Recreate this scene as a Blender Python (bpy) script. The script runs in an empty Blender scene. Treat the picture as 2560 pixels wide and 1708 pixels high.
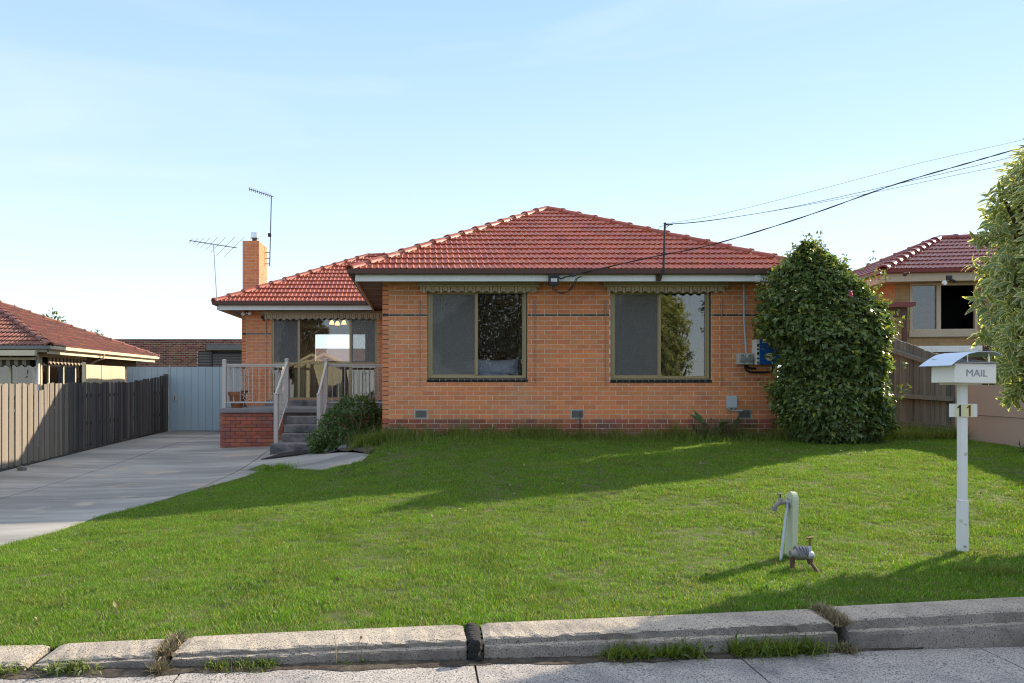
import bpy, bmesh, math, random
import numpy as np
from mathutils import Vector, Matrix

# ------------------------------------------------------------------ camera, sky, sun, exposure
S = bpy.context.scene
COL = S.collection
EYE = 1.25
SKY_GAIN = 3.0                   # radiance of the haze veil before the background strength
F = 1890.0                       # focal length in pixels of the 2560 px wide photograph
cd = bpy.data.cameras.new("camera")
cam = bpy.data.objects.new("camera", cd)
COL.objects.link(cam)
cam.location = (0, 0, EYE)
cam.rotation_euler = (math.radians(90), 0, 0)
cd.sensor_width = 36.0
cd.lens = F / 2560 * 36
cd.shift_x = (1280 - 1050) / 2560
cd.shift_y = (960 - 854) / 2560
cd.clip_start = 0.05
cd.clip_end = 2000
S.camera = cam

SUN = Vector((1.0, 0.685, 0.553)).normalized()
EL = math.asin(SUN.z)
AZ = math.atan2(SUN.x, SUN.y)
w = bpy.data.worlds.new("World")
S.world = w
w.use_nodes = True
nt = w.node_tree
for n in list(nt.nodes):
    nt.nodes.remove(n)
sky = nt.nodes.new("ShaderNodeTexSky")
sky.sky_type = 'NISHITA'
sky.sun_disc = False
sky.sun_elevation = EL
sky.sun_rotation = AZ
sky.altitude = 50
sky.air_density = 1.0
sky.dust_density = 0.0
sky.air_density = 0.8
sky.ozone_density = 1.0
bg = nt.nodes.new("ShaderNodeBackground")
bg.inputs[1].default_value = 0.15
wo = nt.nodes.new("ShaderNodeOutputWorld")
tc = nt.nodes.new("ShaderNodeTexCoord")          # clear sky under an even veil of high haze, paler towards the horizon all round
sx = nt.nodes.new("ShaderNodeSeparateXYZ")
nt.links.new(tc.outputs["Generated"], sx.inputs[0])
ramp = nt.nodes.new("ShaderNodeValToRGB")
for e_, (p_, c_) in zip([ramp.color_ramp.elements[0], ramp.color_ramp.elements[1]] + [ramp.color_ramp.elements.new(.5) for _ in range(3)],
                        [(0.0, (.86, .925, .99)), (1.0, (.20, .40, .86)), (.12, (.74, .865, .985)), (.28, (.53, .715, .965)), (.46, (.38, .585, .93))]):
    e_.position = p_
    e_.color = (*c_, 1)
nt.links.new(sx.outputs[2], ramp.inputs[0])
mp_ = nt.nodes.new("ShaderNodeMapping")          # faint wisps of cirrus
mp_.inputs["Rotation"].default_value = (0.25, 0.2, 0.5)
mp_.inputs["Scale"].default_value = (1.2, 2.0, 9.0)
nt.links.new(tc.outputs["Generated"], mp_.inputs[0])
cn = nt.nodes.new("ShaderNodeTexNoise")
cn.inputs["Scale"].default_value = 1.6
cn.inputs["Detail"].default_value = 7
cn.inputs["Distortion"].default_value = 0.6
nt.links.new(mp_.outputs[0], cn.inputs["Vector"])
cm = nt.nodes.new("ShaderNodeMapRange")
cm.inputs[1].default_value, cm.inputs[2].default_value = 0.50, 0.80
cm.inputs[3].default_value, cm.inputs[4].default_value = 0.0, 0.28
nt.links.new(cn.outputs["Fac"], cm.inputs[0])
cl_ = nt.nodes.new("ShaderNodeMix")
cl_.data_type = 'RGBA'
nt.links.new(cm.outputs[0], cl_.inputs[0])
nt.links.new(ramp.outputs[0], cl_.inputs[6])
cl_.inputs[7].default_value = (.88, .94, .99, 1)
gain = nt.nodes.new("ShaderNodeVectorMath")
gain.operation = 'SCALE'
gain.inputs["Scale"].default_value = SKY_GAIN
nt.links.new(cl_.outputs[2], gain.inputs[0])
veil = nt.nodes.new("ShaderNodeMix")
veil.data_type = 'RGBA'
veil.inputs[0].default_value = 0.90
nt.links.new(sky.outputs[0], veil.inputs[6])
nt.links.new(gain.outputs[0], veil.inputs[7])
nt.links.new(veil.outputs[2], bg.inputs[0])
nt.links.new(bg.outputs[0], wo.inputs[0])

sl = bpy.data.lights.new("sun", 'SUN')
sl.energy = 3.5
sl.angle = math.radians(0.5)
sl.color = (1.0, 0.87, 0.68)
so = bpy.data.objects.new("sun", sl)
COL.objects.link(so)
so.location = (20, 20, 30)
so.rotation_euler = (-SUN).to_track_quat('-Z', 'Y').to_euler()

S.view_settings.view_transform = 'Standard'
S.view_settings.look = 'None'
S.view_settings.gamma = 1.0
S.view_settings.use_curve_mapping = False
S.view_settings.exposure = 1.46
S.cycles.max_bounces = 7
S.cycles.diffuse_bounces = 4
S.cycles.glossy_bounces = 3
S.cycles.transmission_bounces = 4
S.cycles.transparent_max_bounces = 12
S.cycles.caustics_reflective = False
S.cycles.caustics_refractive = False
S.cycles.use_denoising = True
S.cycles.denoiser = "OPENIMAGEDENOISE"
S.cycles.denoising_input_passes = "RGB_ALBEDO_NORMAL"
S.cycles.denoising_prefilter = "NONE"
S.cycles.use_adaptive_sampling = False
S.cycles.filter_width = 1.15
S.cycles.sample_clamp_indirect = 6.0

rng = random.Random(11)
nr = np.random.RandomState(5)

# ------------------------------------------------------------------ materials
MATS = {}

def mat(name, col, rough=0.7, var=0.12, vscale=4.0, rnd=0.0, bump=0.0, bscale=40.0, metal=0.0, spec=0.4,
        col2=None, mixscale=1.5, mixlo=0.45, mixhi=0.65, trans=0.0, stretch=None, coat=0.0, speck=None, rough_var=0.0, odd=None, hue=1.0):
    """Principled surface: base colour varied by noise in world space and by a random value per object / island."""
    m = bpy.data.materials.new(name)
    m.use_nodes = True
    t = m.node_tree
    L = t.links.new
    b = t.nodes["Principled BSDF"]
    b.inputs["Roughness"].default_value = rough
    b.inputs["Metallic"].default_value = metal
    b.inputs["Specular IOR Level"].default_value = spec
    if coat:
        b.inputs["Coat Weight"].default_value = coat
        b.inputs["Coat Roughness"].default_value = 0.12
    geo = t.nodes.new("ShaderNodeNewGeometry")
    pos = geo.outputs["Position"]
    if stretch:
        mp = t.nodes.new("ShaderNodeMapping")
        mp.inputs["Scale"].default_value = stretch
        L(pos, mp.inputs[0])
        pos = mp.outputs[0]

    def noise(scale, detail=5, rough_=0.6):
        n = t.nodes.new("ShaderNodeTexNoise")
        n.inputs["Scale"].default_value = scale
        n.inputs["Detail"].default_value = detail
        n.inputs["Roughness"].default_value = rough_
        L(pos, n.inputs["Vector"])
        return n.outputs["Fac"]

    def math_(op, a, bb):
        n = t.nodes.new("ShaderNodeMath")
        n.operation = op
        for i, v in enumerate((a, bb)):
            if isinstance(v, (int, float)):
                n.inputs[i].default_value = v
            else:
                L(v, n.inputs[i])
        return n.outputs[0]
    color = t.nodes.new("ShaderNodeRGB")
    color.outputs[0].default_value = (*col, 1)
    c = color.outputs[0]

    def mix(fac, a, bcol):
        n = t.nodes.new("ShaderNodeMix")
        n.data_type = 'RGBA'
        L(fac, n.inputs[0])
        L(a, n.inputs[6])
        n.inputs[7].default_value = (*bcol, 1)
        return n.outputs[2]
    if col2:
        r = t.nodes.new("ShaderNodeMapRange")
        L(noise(mixscale, 6, 0.65), r.inputs[0])
        r.inputs[1].default_value = mixlo
        r.inputs[2].default_value = mixhi
        c = mix(r.outputs[0], c, col2)
    if speck:
        (scol, sscale, thr) = speck
        v = t.nodes.new("ShaderNodeTexNoise")
        v.inputs["Scale"].default_value = sscale
        v.inputs["Detail"].default_value = 2
        L(geo.outputs["Position"], v.inputs["Vector"])
        r = t.nodes.new("ShaderNodeMapRange")
        L(v.outputs["Fac"], r.inputs[0])
        r.inputs[1].default_value = thr
        r.inputs[2].default_value = thr + 0.08
        c = mix(r.outputs[0], c, scol)
    val = 1.0
    if var:
        val = math_('MULTIPLY_ADD', noise(vscale), 2 * var)
        t.nodes[-1].inputs[2].default_value = 1 - var
    if rnd:
        oi = t.nodes.new("ShaderNodeObjectInfo")
        s = math_('ADD', oi.outputs["Random"], geo.outputs["Random Per Island"])
        fr = math_('FRACT', s, 0.0)
        rv = math_('MULTIPLY_ADD', fr, 2 * rnd)
        t.nodes[-1].inputs[2].default_value = 1 - rnd
        val = math_('MULTIPLY', rv, val)
        hs = t.nodes.new("ShaderNodeHueSaturation")
        fr2 = math_('FRACT', math_('MULTIPLY', fr, 7.31), 0.0)
        hv = math_('MULTIPLY_ADD', fr2, 0.05 * hue * min(1.0, rnd * 4))
        t.nodes[-1].inputs[2].default_value = 0.5 - 0.025 * hue * min(1.0, rnd * 4)
        L(hv, hs.inputs["Hue"])
        L(c, hs.inputs["Color"])
        c = hs.outputs[0]
        if odd:
            c = mix(math_('GREATER_THAN', math_('FRACT', math_('MULTIPLY', fr, 13.7), 0.0), 1 - odd[0]), c, odd[1])
    if val != 1.0:
        vm = t.nodes.new("ShaderNodeVectorMath")
        vm.operation = 'SCALE'
        L(c, vm.inputs[0])
        L(val, vm.inputs["Scale"])
        c = vm.outputs[0]
    L(c, b.inputs["Base Color"])
    if rough_var:
        rv_ = math_('MULTIPLY_ADD', noise(vscale * 2), 2 * rough_var)
        t.nodes[-1].inputs[2].default_value = rough - rough_var
        L(rv_, b.inputs["Roughness"])
    if bump:
        bp = t.nodes.new("ShaderNodeBump")
        bp.inputs["Strength"].default_value = bump
        bp.inputs["Distance"].default_value = 0.02
        L(noise(bscale, 6, 0.7), bp.inputs["Height"])
        L(bp.outputs[0], b.inputs["Normal"])
    if trans:
        tr = t.nodes.new("ShaderNodeBsdfTranslucent")
        vm = t.nodes.new("ShaderNodeVectorMath")
        vm.operation = 'MULTIPLY'
        L(c, vm.inputs[0])
        vm.inputs[1].default_value = (1.7, 1.6, 0.7)
        L(vm.outputs[0], tr.inputs[0])
        mx = t.nodes.new("ShaderNodeMixShader")
        mx.inputs[0].default_value = trans
        L(b.outputs[0], mx.inputs[1])
        L(tr.outputs[0], mx.inputs[2])
        L(mx.outputs[0], t.nodes["Material Output"].inputs[0])
    MATS[name] = m
    return m

def glass(name, tint, boost, through=(0.8, 0.85, 0.85)):
    m = bpy.data.materials.new(name)
    m.use_nodes = True
    t = m.node_tree
    L = t.links.new
    t.nodes.remove(t.nodes["Principled BSDF"])
    fr = t.nodes.new("ShaderNodeFresnel")
    fr.inputs[0].default_value = 1.5
    ma = t.nodes.new("ShaderNodeMath")
    ma.operation = 'MULTIPLY_ADD'
    ma.inputs[1].default_value = 1.2
    ma.inputs[2].default_value = boost
    L(fr.outputs[0], ma.inputs[0])
    tr = t.nodes.new("ShaderNodeBsdfTransparent")
    tr.inputs[0].default_value = (*through, 1)
    gl = t.nodes.new("ShaderNodeBsdfGlossy")
    gl.inputs["Roughness"].default_value = 0.014
    gl.inputs["Color"].default_value = (*tint, 1)
    geo = t.nodes.new("ShaderNodeNewGeometry")
    nz = t.nodes.new("ShaderNodeTexNoise")
    nz.inputs["Scale"].default_value = 1.3
    nz.inputs["Detail"].default_value = 0
    L(geo.outputs["Position"], nz.inputs["Vector"])
    bp = t.nodes.new("ShaderNodeBump")
    bp.inputs["Strength"].default_value = 0.006
    bp.inputs["Distance"].default_value = 0.1
    L(nz.outputs["Fac"], bp.inputs["Height"])
    L(bp.outputs[0], gl.inputs["Normal"])
    mx = t.nodes.new("ShaderNodeMixShader")
    L(ma.outputs[0], mx.inputs[0])
    L(tr.outputs[0], mx.inputs[1])
    L(gl.outputs[0], mx.inputs[2])
    L(mx.outputs[0], t.nodes["Material Output"].inputs[0])
    MATS[name] = m
    return m

def screen_mat(name, col, alpha):
    m = bpy.data.materials.new(name)
    m.use_nodes = True
    t = m.node_tree
    L = t.links.new
    b = t.nodes["Principled BSDF"]
    b.inputs["Base Color"].default_value = (*col, 1)
    b.inputs["Roughness"].default_value = 0.6
    tr = t.nodes.new("ShaderNodeBsdfTransparent")
    mx = t.nodes.new("ShaderNodeMixShader")
    mx.inputs[0].default_value = alpha
    L(tr.outputs[0], mx.inputs[1])
    L(b.outputs[0], mx.inputs[2])
    L(mx.outputs[0], t.nodes["Material Output"].inputs[0])
    MATS[name] = m
    return m

def emit_mat(name, col, strength):
    m = bpy.data.materials.new(name)
    m.use_nodes = True
    b = m.node_tree.nodes["Principled BSDF"]
    b.inputs["Base Color"].default_value = (*col, 1)
    b.inputs["Emission Color"].default_value = (*col, 1)
    b.inputs["Emission Strength"].default_value = strength
    MATS[name] = m
    return m

def stripe_mat(name, period, axis, stops):
    """fabric with stripes woven in, repeating along one axis"""
    m = bpy.data.materials.new(name)
    m.use_nodes = True
    t = m.node_tree
    L = t.links.new
    b = t.nodes["Principled BSDF"]
    b.inputs["Roughness"].default_value = 0.85
    geo = t.nodes.new("ShaderNodeNewGeometry")
    sp = t.nodes.new("ShaderNodeSeparateXYZ")
    L(geo.outputs["Position"], sp.inputs[0])
    d = t.nodes.new("ShaderNodeMath")
    d.operation = 'DIVIDE'
    L(sp.outputs[axis], d.inputs[0])
    d.inputs[1].default_value = period
    fr = t.nodes.new("ShaderNodeMath")
    fr.operation = 'FRACT'
    L(d.outputs[0], fr.inputs[0])
    cr = t.nodes.new("ShaderNodeValToRGB")
    cr.color_ramp.interpolation = 'CONSTANT'
    el = cr.color_ramp.elements
    while len(el) < len(stops):
        el.new(0.5)
    for e, (p, c) in zip(el, stops):
        e.position = p
        e.color = (*c, 1)
    L(fr.outputs[0], cr.inputs[0])
    L(cr.outputs[0], b.inputs["Base Color"])
    MATS[name] = m
    return m

mat("brick_orange", (0.70, 0.235, 0.088), hue=0.5, rough=0.75, var=0.16, vscale=9, rnd=0.095, bump=0.25, bscale=120, speck=((0.59, 0.205, 0.088), 1.7, 0.60), col2=(0.62, 0.25, 0.12), mixscale=0.8)
mat("brick_red", (0.37, 0.105, 0.052), hue=0.4, rough=0.8, var=0.22, vscale=9, rnd=0.22, bump=0.3, bscale=110, col2=(0.20, 0.095, 0.08), mixscale=2.2)
mat("brick_porch", (0.38, 0.108, 0.058), hue=0.35, rough=0.8, var=0.22, vscale=10, rnd=0.2, bump=0.3, bscale=110, col2=(0.28, 0.12, 0.10), mixscale=4)
mat("brick_black", (0.022, 0.022, 0.026), rough=0.35, var=0.1, rnd=0.15)
mat("brick_clinker", (0.17, 0.055, 0.035), rough=0.8, var=0.2, rnd=0.55)
mat("brick_tan", (0.38, 0.23, 0.10), rough=0.8, var=0.15, rnd=0.10)
mat("brick_brown", (0.12, 0.06, 0.04), rough=0.8, var=0.2, rnd=0.15)
mat("mortar", (0.74, 0.63, 0.47), rough=0.95, var=0.15, vscale=8, bump=0.2, bscale=150)
mat("mortar_dark", (0.12, 0.09, 0.075), rough=0.95, var=0.2, vscale=8)
mat("mortar_tan", (0.36, 0.24, 0.13), rough=0.95, var=0.1)
mat("roof_tile", (0.40, 0.085, 0.034), hue=0.35, rough=0.46, var=0.24, vscale=3, rnd=0.20, spec=0.34, coat=0.06, col2=(0.32, 0.058, 0.034), mixscale=1.2, rough_var=0.12, speck=((0.26, 0.06, 0.045), 14, 0.66))
mat("ridge_tile", (0.33, 0.065, 0.036), hue=0.4, rough=0.6, var=0.2, vscale=6, rnd=0.12, col2=(0.32, 0.085, 0.05), mixscale=3)
mat("bedding", (0.55, 0.40, 0.30), rough=0.95, var=0.2, vscale=20)
mat("roof_tile_worn", (0.24, 0.085, 0.055), rough=0.7, var=0.3, vscale=6, rnd=0.2, col2=(0.12, 0.06, 0.05), mixscale=2.5)
mat("roof_tile_maroon", (0.22, 0.05, 0.036), rough=0.33, var=0.16, rnd=0.14, spec=0.45, coat=0.15)
mat("roof_tile_brown", (0.20, 0.10, 0.075), rough=0.7, var=0.2, rnd=0.2)
mat("gutter_brown", (0.10, 0.05, 0.038), rough=0.45, var=0.2, vscale=3)
mat("gutter_maroon", (0.18, 0.035, 0.03), rough=0.4, var=0.1)
mat("gutter_grey", (0.20, 0.20, 0.20), rough=0.45, var=0.1)
mat("fascia_white", (0.78, 0.76, 0.71), rough=0.6, var=0.1, vscale=3, col2=(0.42, 0.38, 0.30), mixscale=6, mixlo=0.62, mixhi=0.8, stretch=(3, 1, 0.6))
mat("cream_paint", (0.68, 0.58, 0.40), rough=0.6, var=0.08, vscale=3)
mat("beige_trim", (0.50, 0.40, 0.28), rough=0.6, var=0.1)
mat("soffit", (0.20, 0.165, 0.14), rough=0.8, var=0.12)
mat("window_frame", (0.36, 0.27, 0.14), rough=0.4, var=0.06, metal=0.25)
mat("awning_box", (0.46, 0.38, 0.24), rough=0.5, var=0.06)
mat("sill_tile", (0.018, 0.016, 0.018), rough=0.25, var=0.1, rnd=0.1)
mat("concrete", (0.37, 0.352, 0.32), rough=0.9, var=0.32, vscale=1.6, bump=0.25, bscale=60, col2=(0.215, 0.205, 0.19), mixscale=0.75, mixlo=0.37, mixhi=0.60, stretch=(0.35, 1.6, 1), speck=((0.36, 0.31, 0.25), 1.1, 0.60))
mat("concrete_step", (0.24, 0.215, 0.21), rough=0.95, var=0.25, vscale=14, bump=0.35, bscale=90, col2=(0.10, 0.10, 0.095), mixscale=3)
mat("concrete_slab_edge", (0.24, 0.22, 0.22), rough=0.95, var=0.25, vscale=9, bump=0.3, bscale=70)
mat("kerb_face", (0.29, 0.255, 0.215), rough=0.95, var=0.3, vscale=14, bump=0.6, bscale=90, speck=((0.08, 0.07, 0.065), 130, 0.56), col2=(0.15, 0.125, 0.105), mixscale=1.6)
mat("kerb_concrete", (0.46, 0.395, 0.315), rough=0.95, var=0.30, vscale=7, bump=0.6, bscale=90, speck=((0.13, 0.11, 0.10), 100, 0.55), col2=(0.30, 0.26, 0.22), mixscale=2.2)
mat("road_concrete", (0.44, 0.40, 0.365), rough=0.95, var=0.25, vscale=10, bump=0.6, bscale=90, speck=((0.12, 0.115, 0.12), 100, 0.52), col2=(0.24, 0.22, 0.22), mixscale=1.4)
mat("asphalt", (0.06, 0.06, 0.06), rough=0.95, var=0.2, vscale=30)
mat("tar", (0.015, 0.014, 0.013), rough=0.8, var=0.4, vscale=40, bump=0.8, bscale=60)
mat("dirt", (0.055, 0.042, 0.032), rough=1, var=0.45, vscale=22, bump=0.8, bscale=50, col2=(0.12, 0.10, 0.075), mixscale=9)
mat("soil_lawn", (0.085, 0.085, 0.025), rough=1, var=0.3, vscale=12, col2=(0.05, 0.075, 0.018), mixscale=3)
mat("earth_far", (0.07, 0.09, 0.03), rough=1, var=0.3, vscale=2)
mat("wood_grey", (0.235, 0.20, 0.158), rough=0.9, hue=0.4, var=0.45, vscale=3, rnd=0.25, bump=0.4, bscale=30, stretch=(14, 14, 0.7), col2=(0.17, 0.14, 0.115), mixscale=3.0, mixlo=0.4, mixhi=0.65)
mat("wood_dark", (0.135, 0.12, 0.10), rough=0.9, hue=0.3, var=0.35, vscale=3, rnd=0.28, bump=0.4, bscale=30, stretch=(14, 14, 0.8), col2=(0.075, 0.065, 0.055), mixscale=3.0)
mat("wood_shaded", (0.09, 0.08, 0.074), rough=0.9, hue=0.3, var=0.4, vscale=3, rnd=0.4, bump=0.4, bscale=30, stretch=(14, 14, 0.8), col2=(0.045, 0.040, 0.04), mixscale=3.0)  # paling colour with the shade on the fence painted in
mat("wood_cool", (0.185, 0.215, 0.19), rough=0.9, hue=0.2, var=0.35, vscale=3, rnd=0.28, bump=0.4, bscale=30, stretch=(14, 14, 0.8), col2=(0.095, 0.108, 0.098), mixscale=3.0)
mat("gate_metal", (0.37, 0.46, 0.50), rough=0.5, var=0.08, vscale=2, rnd=0.04)
mat("panel_beige", (0.52, 0.43, 0.28), rough=0.7, var=0.1, vscale=2, rnd=0.06)
mat("wall_render", (0.45, 0.33, 0.255), rough=0.85, var=0.06, vscale=4, bump=0.08, bscale=120)
mat("rail_paint", (0.50, 0.45, 0.40), rough=0.45, var=0.06)
mat("metal_galv", (0.42, 0.44, 0.46), rough=0.4, metal=0.6, var=0.15, vscale=8)
mat("metal_dark", (0.05, 0.05, 0.055), rough=0.5, metal=0.4, var=0.2)
mat("metal_tarnished", (0.26, 0.235, 0.21), rough=0.55, metal=0.5, var=0.3, vscale=40)
mat("metal_alu", (0.65, 0.66, 0.68), rough=0.25, metal=0.8, var=0.05)
mat("brass", (0.22, 0.13, 0.055), rough=0.5, metal=0.6, var=0.25, vscale=30)
mat("rust", (0.10, 0.05, 0.032), rough=0.85, var=0.35, vscale=40)
mat("tape_grey", (0.16, 0.16, 0.18), rough=0.35, var=0.1)
mat("black_plastic", (0.012, 0.012, 0.013), rough=0.45, var=0.1)
mat("rubber", (0.022, 0.02, 0.02), rough=0.9, var=0.25, vscale=20)
mat("white_paint", (0.72, 0.70, 0.66), rough=0.45, var=0.05)
mat("white_post", (0.74, 0.72, 0.69), rough=0.4, var=0.05, speck=((0.50, 0.46, 0.38), 9, 0.64))
mat("mailbox_cream", (0.82, 0.78, 0.69), rough=0.45, var=0.04)
mat("mailbox_roof", (0.55, 0.62, 0.72), rough=0.35, metal=0.3, var=0.06)
mat("lettering_grey", (0.25, 0.27, 0.29), rough=0.6, var=0)
mat("number_black", (0.02, 0.018, 0.015), rough=0.6, var=0)
mat("number_brown", (0.12, 0.035, 0.02), rough=0.6, var=0)
mat("sticker_yellow", (0.74, 0.66, 0.36), rough=0.6, var=0.05)
mat("sticker_pale", (0.66, 0.62, 0.40), rough=0.6, var=0.05)
mat("post_green", (0.50, 0.52, 0.35), rough=0.65, var=0.12, vscale=12, col2=(0.30, 0.28, 0.2), mixscale=16, mixlo=0.66, mixhi=0.76)
mat("paper", (0.62, 0.66, 0.78), rough=0.7, var=0.1, vscale=30)
mat("blue_paint", (0.012, 0.10, 0.36), rough=0.4, var=0.06)
mat("meter_grey", (0.48, 0.47, 0.42), rough=0.6, var=0.08)
mat("nbn_grey", (0.48, 0.50, 0.53), rough=0.5, var=0.04)
mat("terracotta", (0.26, 0.10, 0.045), rough=0.85, var=0.2, vscale=15)
mat("fabric_white", (0.84, 0.82, 0.86), rough=0.9, var=0.04)
mat("fabric_lilac", (0.76, 0.74, 0.88), rough=0.9, var=0.04)
mat("curtain", (0.15, 0.135, 0.12), rough=0.9, var=0.1)
mat("curtain_ochre", (0.42, 0.32, 0.16), rough=0.9, var=0.15)
mat("interior", (0.36, 0.32, 0.28), rough=0.9, var=0.1)
mat("wood_brown", (0.14, 0.065, 0.035), rough=0.6, var=0.2, stretch=(1, 1, 8))
mat("door_brown", (0.10, 0.05, 0.032), rough=0.6, var=0.2)
mat("shutter_grey", (0.13, 0.11, 0.10), rough=0.6, var=0.1)
mat("header_grey", (0.16, 0.15, 0.14), rough=0.6, var=0.1)
mat("olive_panel", (0.22, 0.23, 0.07), rough=0.7, var=0.1)
mat("bark", (0.09, 0.065, 0.045), rough=0.95, var=0.35, vscale=12, bump=0.6, bscale=30)
mat("stem_dry", (0.26, 0.21, 0.12), rough=0.9, var=0.2, rnd=0.2)
mat("leaf_camellia", (0.125, 0.175, 0.056), rough=0.38, var=0.42, vscale=3.0, rnd=0.5, spec=0.5, trans=0.30, odd=(0.09, (0.27, 0.28, 0.06)))  # odd leaves: sunlit yellow-green painted into a scattered few
mat("leaf_shrub", (0.085, 0.145, 0.038), rough=0.42, var=0.3, vscale=3, rnd=0.4, trans=0.28)
mat("leaf_olive", (0.13, 0.13, 0.03), rough=0.55, var=0.3, vscale=2, rnd=0.35, trans=0.3)
mat("leaf_dark", (0.06, 0.05, 0.02), rough=0.6, var=0.3, vscale=2, rnd=0.35, trans=0.3)
mat("leaf_weed", (0.08, 0.13, 0.03), rough=0.6, var=0.25, vscale=9, rnd=0.35, trans=0.3)
mat("leaf_sage", (0.19, 0.22, 0.11), rough=0.7, var=0.2, vscale=9, rnd=0.25, trans=0.25)
mat("grass", (0.118, 0.236, 0.013), rough=0.6, var=0.34, vscale=2.3, rnd=0.55, trans=0.38, odd=(0.085, (0.36, 0.31, 0.13)), col2=(0.155, 0.20, 0.03), mixscale=3.0, mixlo=0.50, mixhi=0.72)
mat("grass_long", (0.15, 0.205, 0.034), rough=0.6, var=0.3, vscale=2, rnd=0.4, trans=0.35, col2=(0.17, 0.15, 0.06), mixscale=4, mixlo=0.55, mixhi=0.75)
mat("petal_pink", (0.55, 0.05, 0.12), rough=0.6, var=0.1)
mat("petal_white", (0.48, 0.47, 0.34), rough=0.6, var=0.1)
mat("weatherboard", (0.62, 0.56, 0.36), rough=0.6, var=0.06)
mat("stone", (0.16, 0.155, 0.145), rough=0.9, var=0.2)
glass("window_glass", (1, 1, 1), 0.035, (0.93, 0.95, 0.95))
glass("window_glass_dark", (1, 1, 1), 0.03, (0.75, 0.76, 0.76))
screen_mat("fly_screen", (0.20, 0.185, 0.165), 0.42)
emit_mat("lamp_glow", (1.0, 0.55, 0.18), 0.9)
KH = (0.46, 0.37, 0.24)
stripe_mat("valance_stripe", 0.153, 0, [(0.0, KH), (0.30, (0.10, 0.045, 0.03)), (0.38, (0.62, 0.52, 0.39)), (0.47, (0.20, 0.12, 0.09)), (0.52, (0.62, 0.52, 0.39)), (0.62, (0.10, 0.045, 0.03)), (0.70, KH)])
stripe_mat("valance_stripe_dark", 0.2, 0, [(0.0, (0.30, 0.25, 0.16)), (0.5, (0.06, 0.04, 0.03))])
stripe_mat("valance_stripe_side", 0.2, 1, [(0.0, (0.42, 0.36, 0.24)), (0.5, (0.08, 0.05, 0.035))])
mat("valance_edge", (0.62, 0.55, 0.45), rough=0.8, var=0.05)

# leaf with a cream margin: the vertex attribute "margin" runs 0 (midrib) to 1 (edge)
def variegated():
    m = mat("leaf_variegated", (0.1, 0.14, 0.06), rough=0.45, var=0.2, vscale=5, rnd=0.2, trans=0.48)
    t = m.node_tree
    L = t.links.new
    rgb = [n for n in t.nodes if n.type == 'RGB'][0]
    at = t.nodes.new("ShaderNodeAttribute")
    at.attribute_name = "margin"
    nz = t.nodes.new("ShaderNodeTexNoise")
    nz.inputs["Scale"].default_value = 45
    ad = t.nodes.new("ShaderNodeMath")
    ad.operation = 'MULTIPLY_ADD'
    geo = t.nodes.new("ShaderNodeNewGeometry")
    L(geo.outputs["Position"], nz.inputs["Vector"])
    L(nz.outputs["Fac"], ad.inputs[0])
    ad.inputs[1].default_value = 0.5
    L(at.outputs["Fac"], ad.inputs[2])
    cr = t.nodes.new("ShaderNodeValToRGB")
    cr.color_ramp.elements[0].position = 0.62
    cr.color_ramp.elements[0].color = (0.21, 0.275, 0.125, 1)
    cr.color_ramp.elements[1].position = 0.85
    cr.color_ramp.elements[1].color = (0.75, 0.71, 0.40, 1)
    L(ad.outputs[0], cr.inputs[0])
    for l in list(t.links):
        if l.from_node == rgb:
            to = l.to_socket
            t.links.remove(l)
            L(cr.outputs[0], to)
variegated()

# ------------------------------------------------------------------ building helpers
WM = {}                                     # world matrix of every object

def place(o, parent, M):
    COL.objects.link(o)
    WM[o.name] = M
    if parent is not None:
        o.parent = parent
        o.matrix_parent_inverse = WM[parent.name].inverted()
    o.matrix_basis = M
    return o

def tag(o, label=None, cat=None, group=None, kind=None):
    if label:
        o["label"] = label
    if cat:
        o["category"] = cat
    if group:
        o["group"] = group
    if kind:
        o["kind"] = kind
    return o

def thing(name, label, cat, loc=(0, 0, 0), group=None, kind=None):
    o = bpy.data.objects.new(name, None)
    o.empty_display_size = 0.1
    place(o, None, Matrix.Translation(loc))
    return tag(o, label, cat, group, kind)

def sharedobj(name, me, parent, M):
    return place(bpy.data.objects.new(name, me), parent, M)

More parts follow.
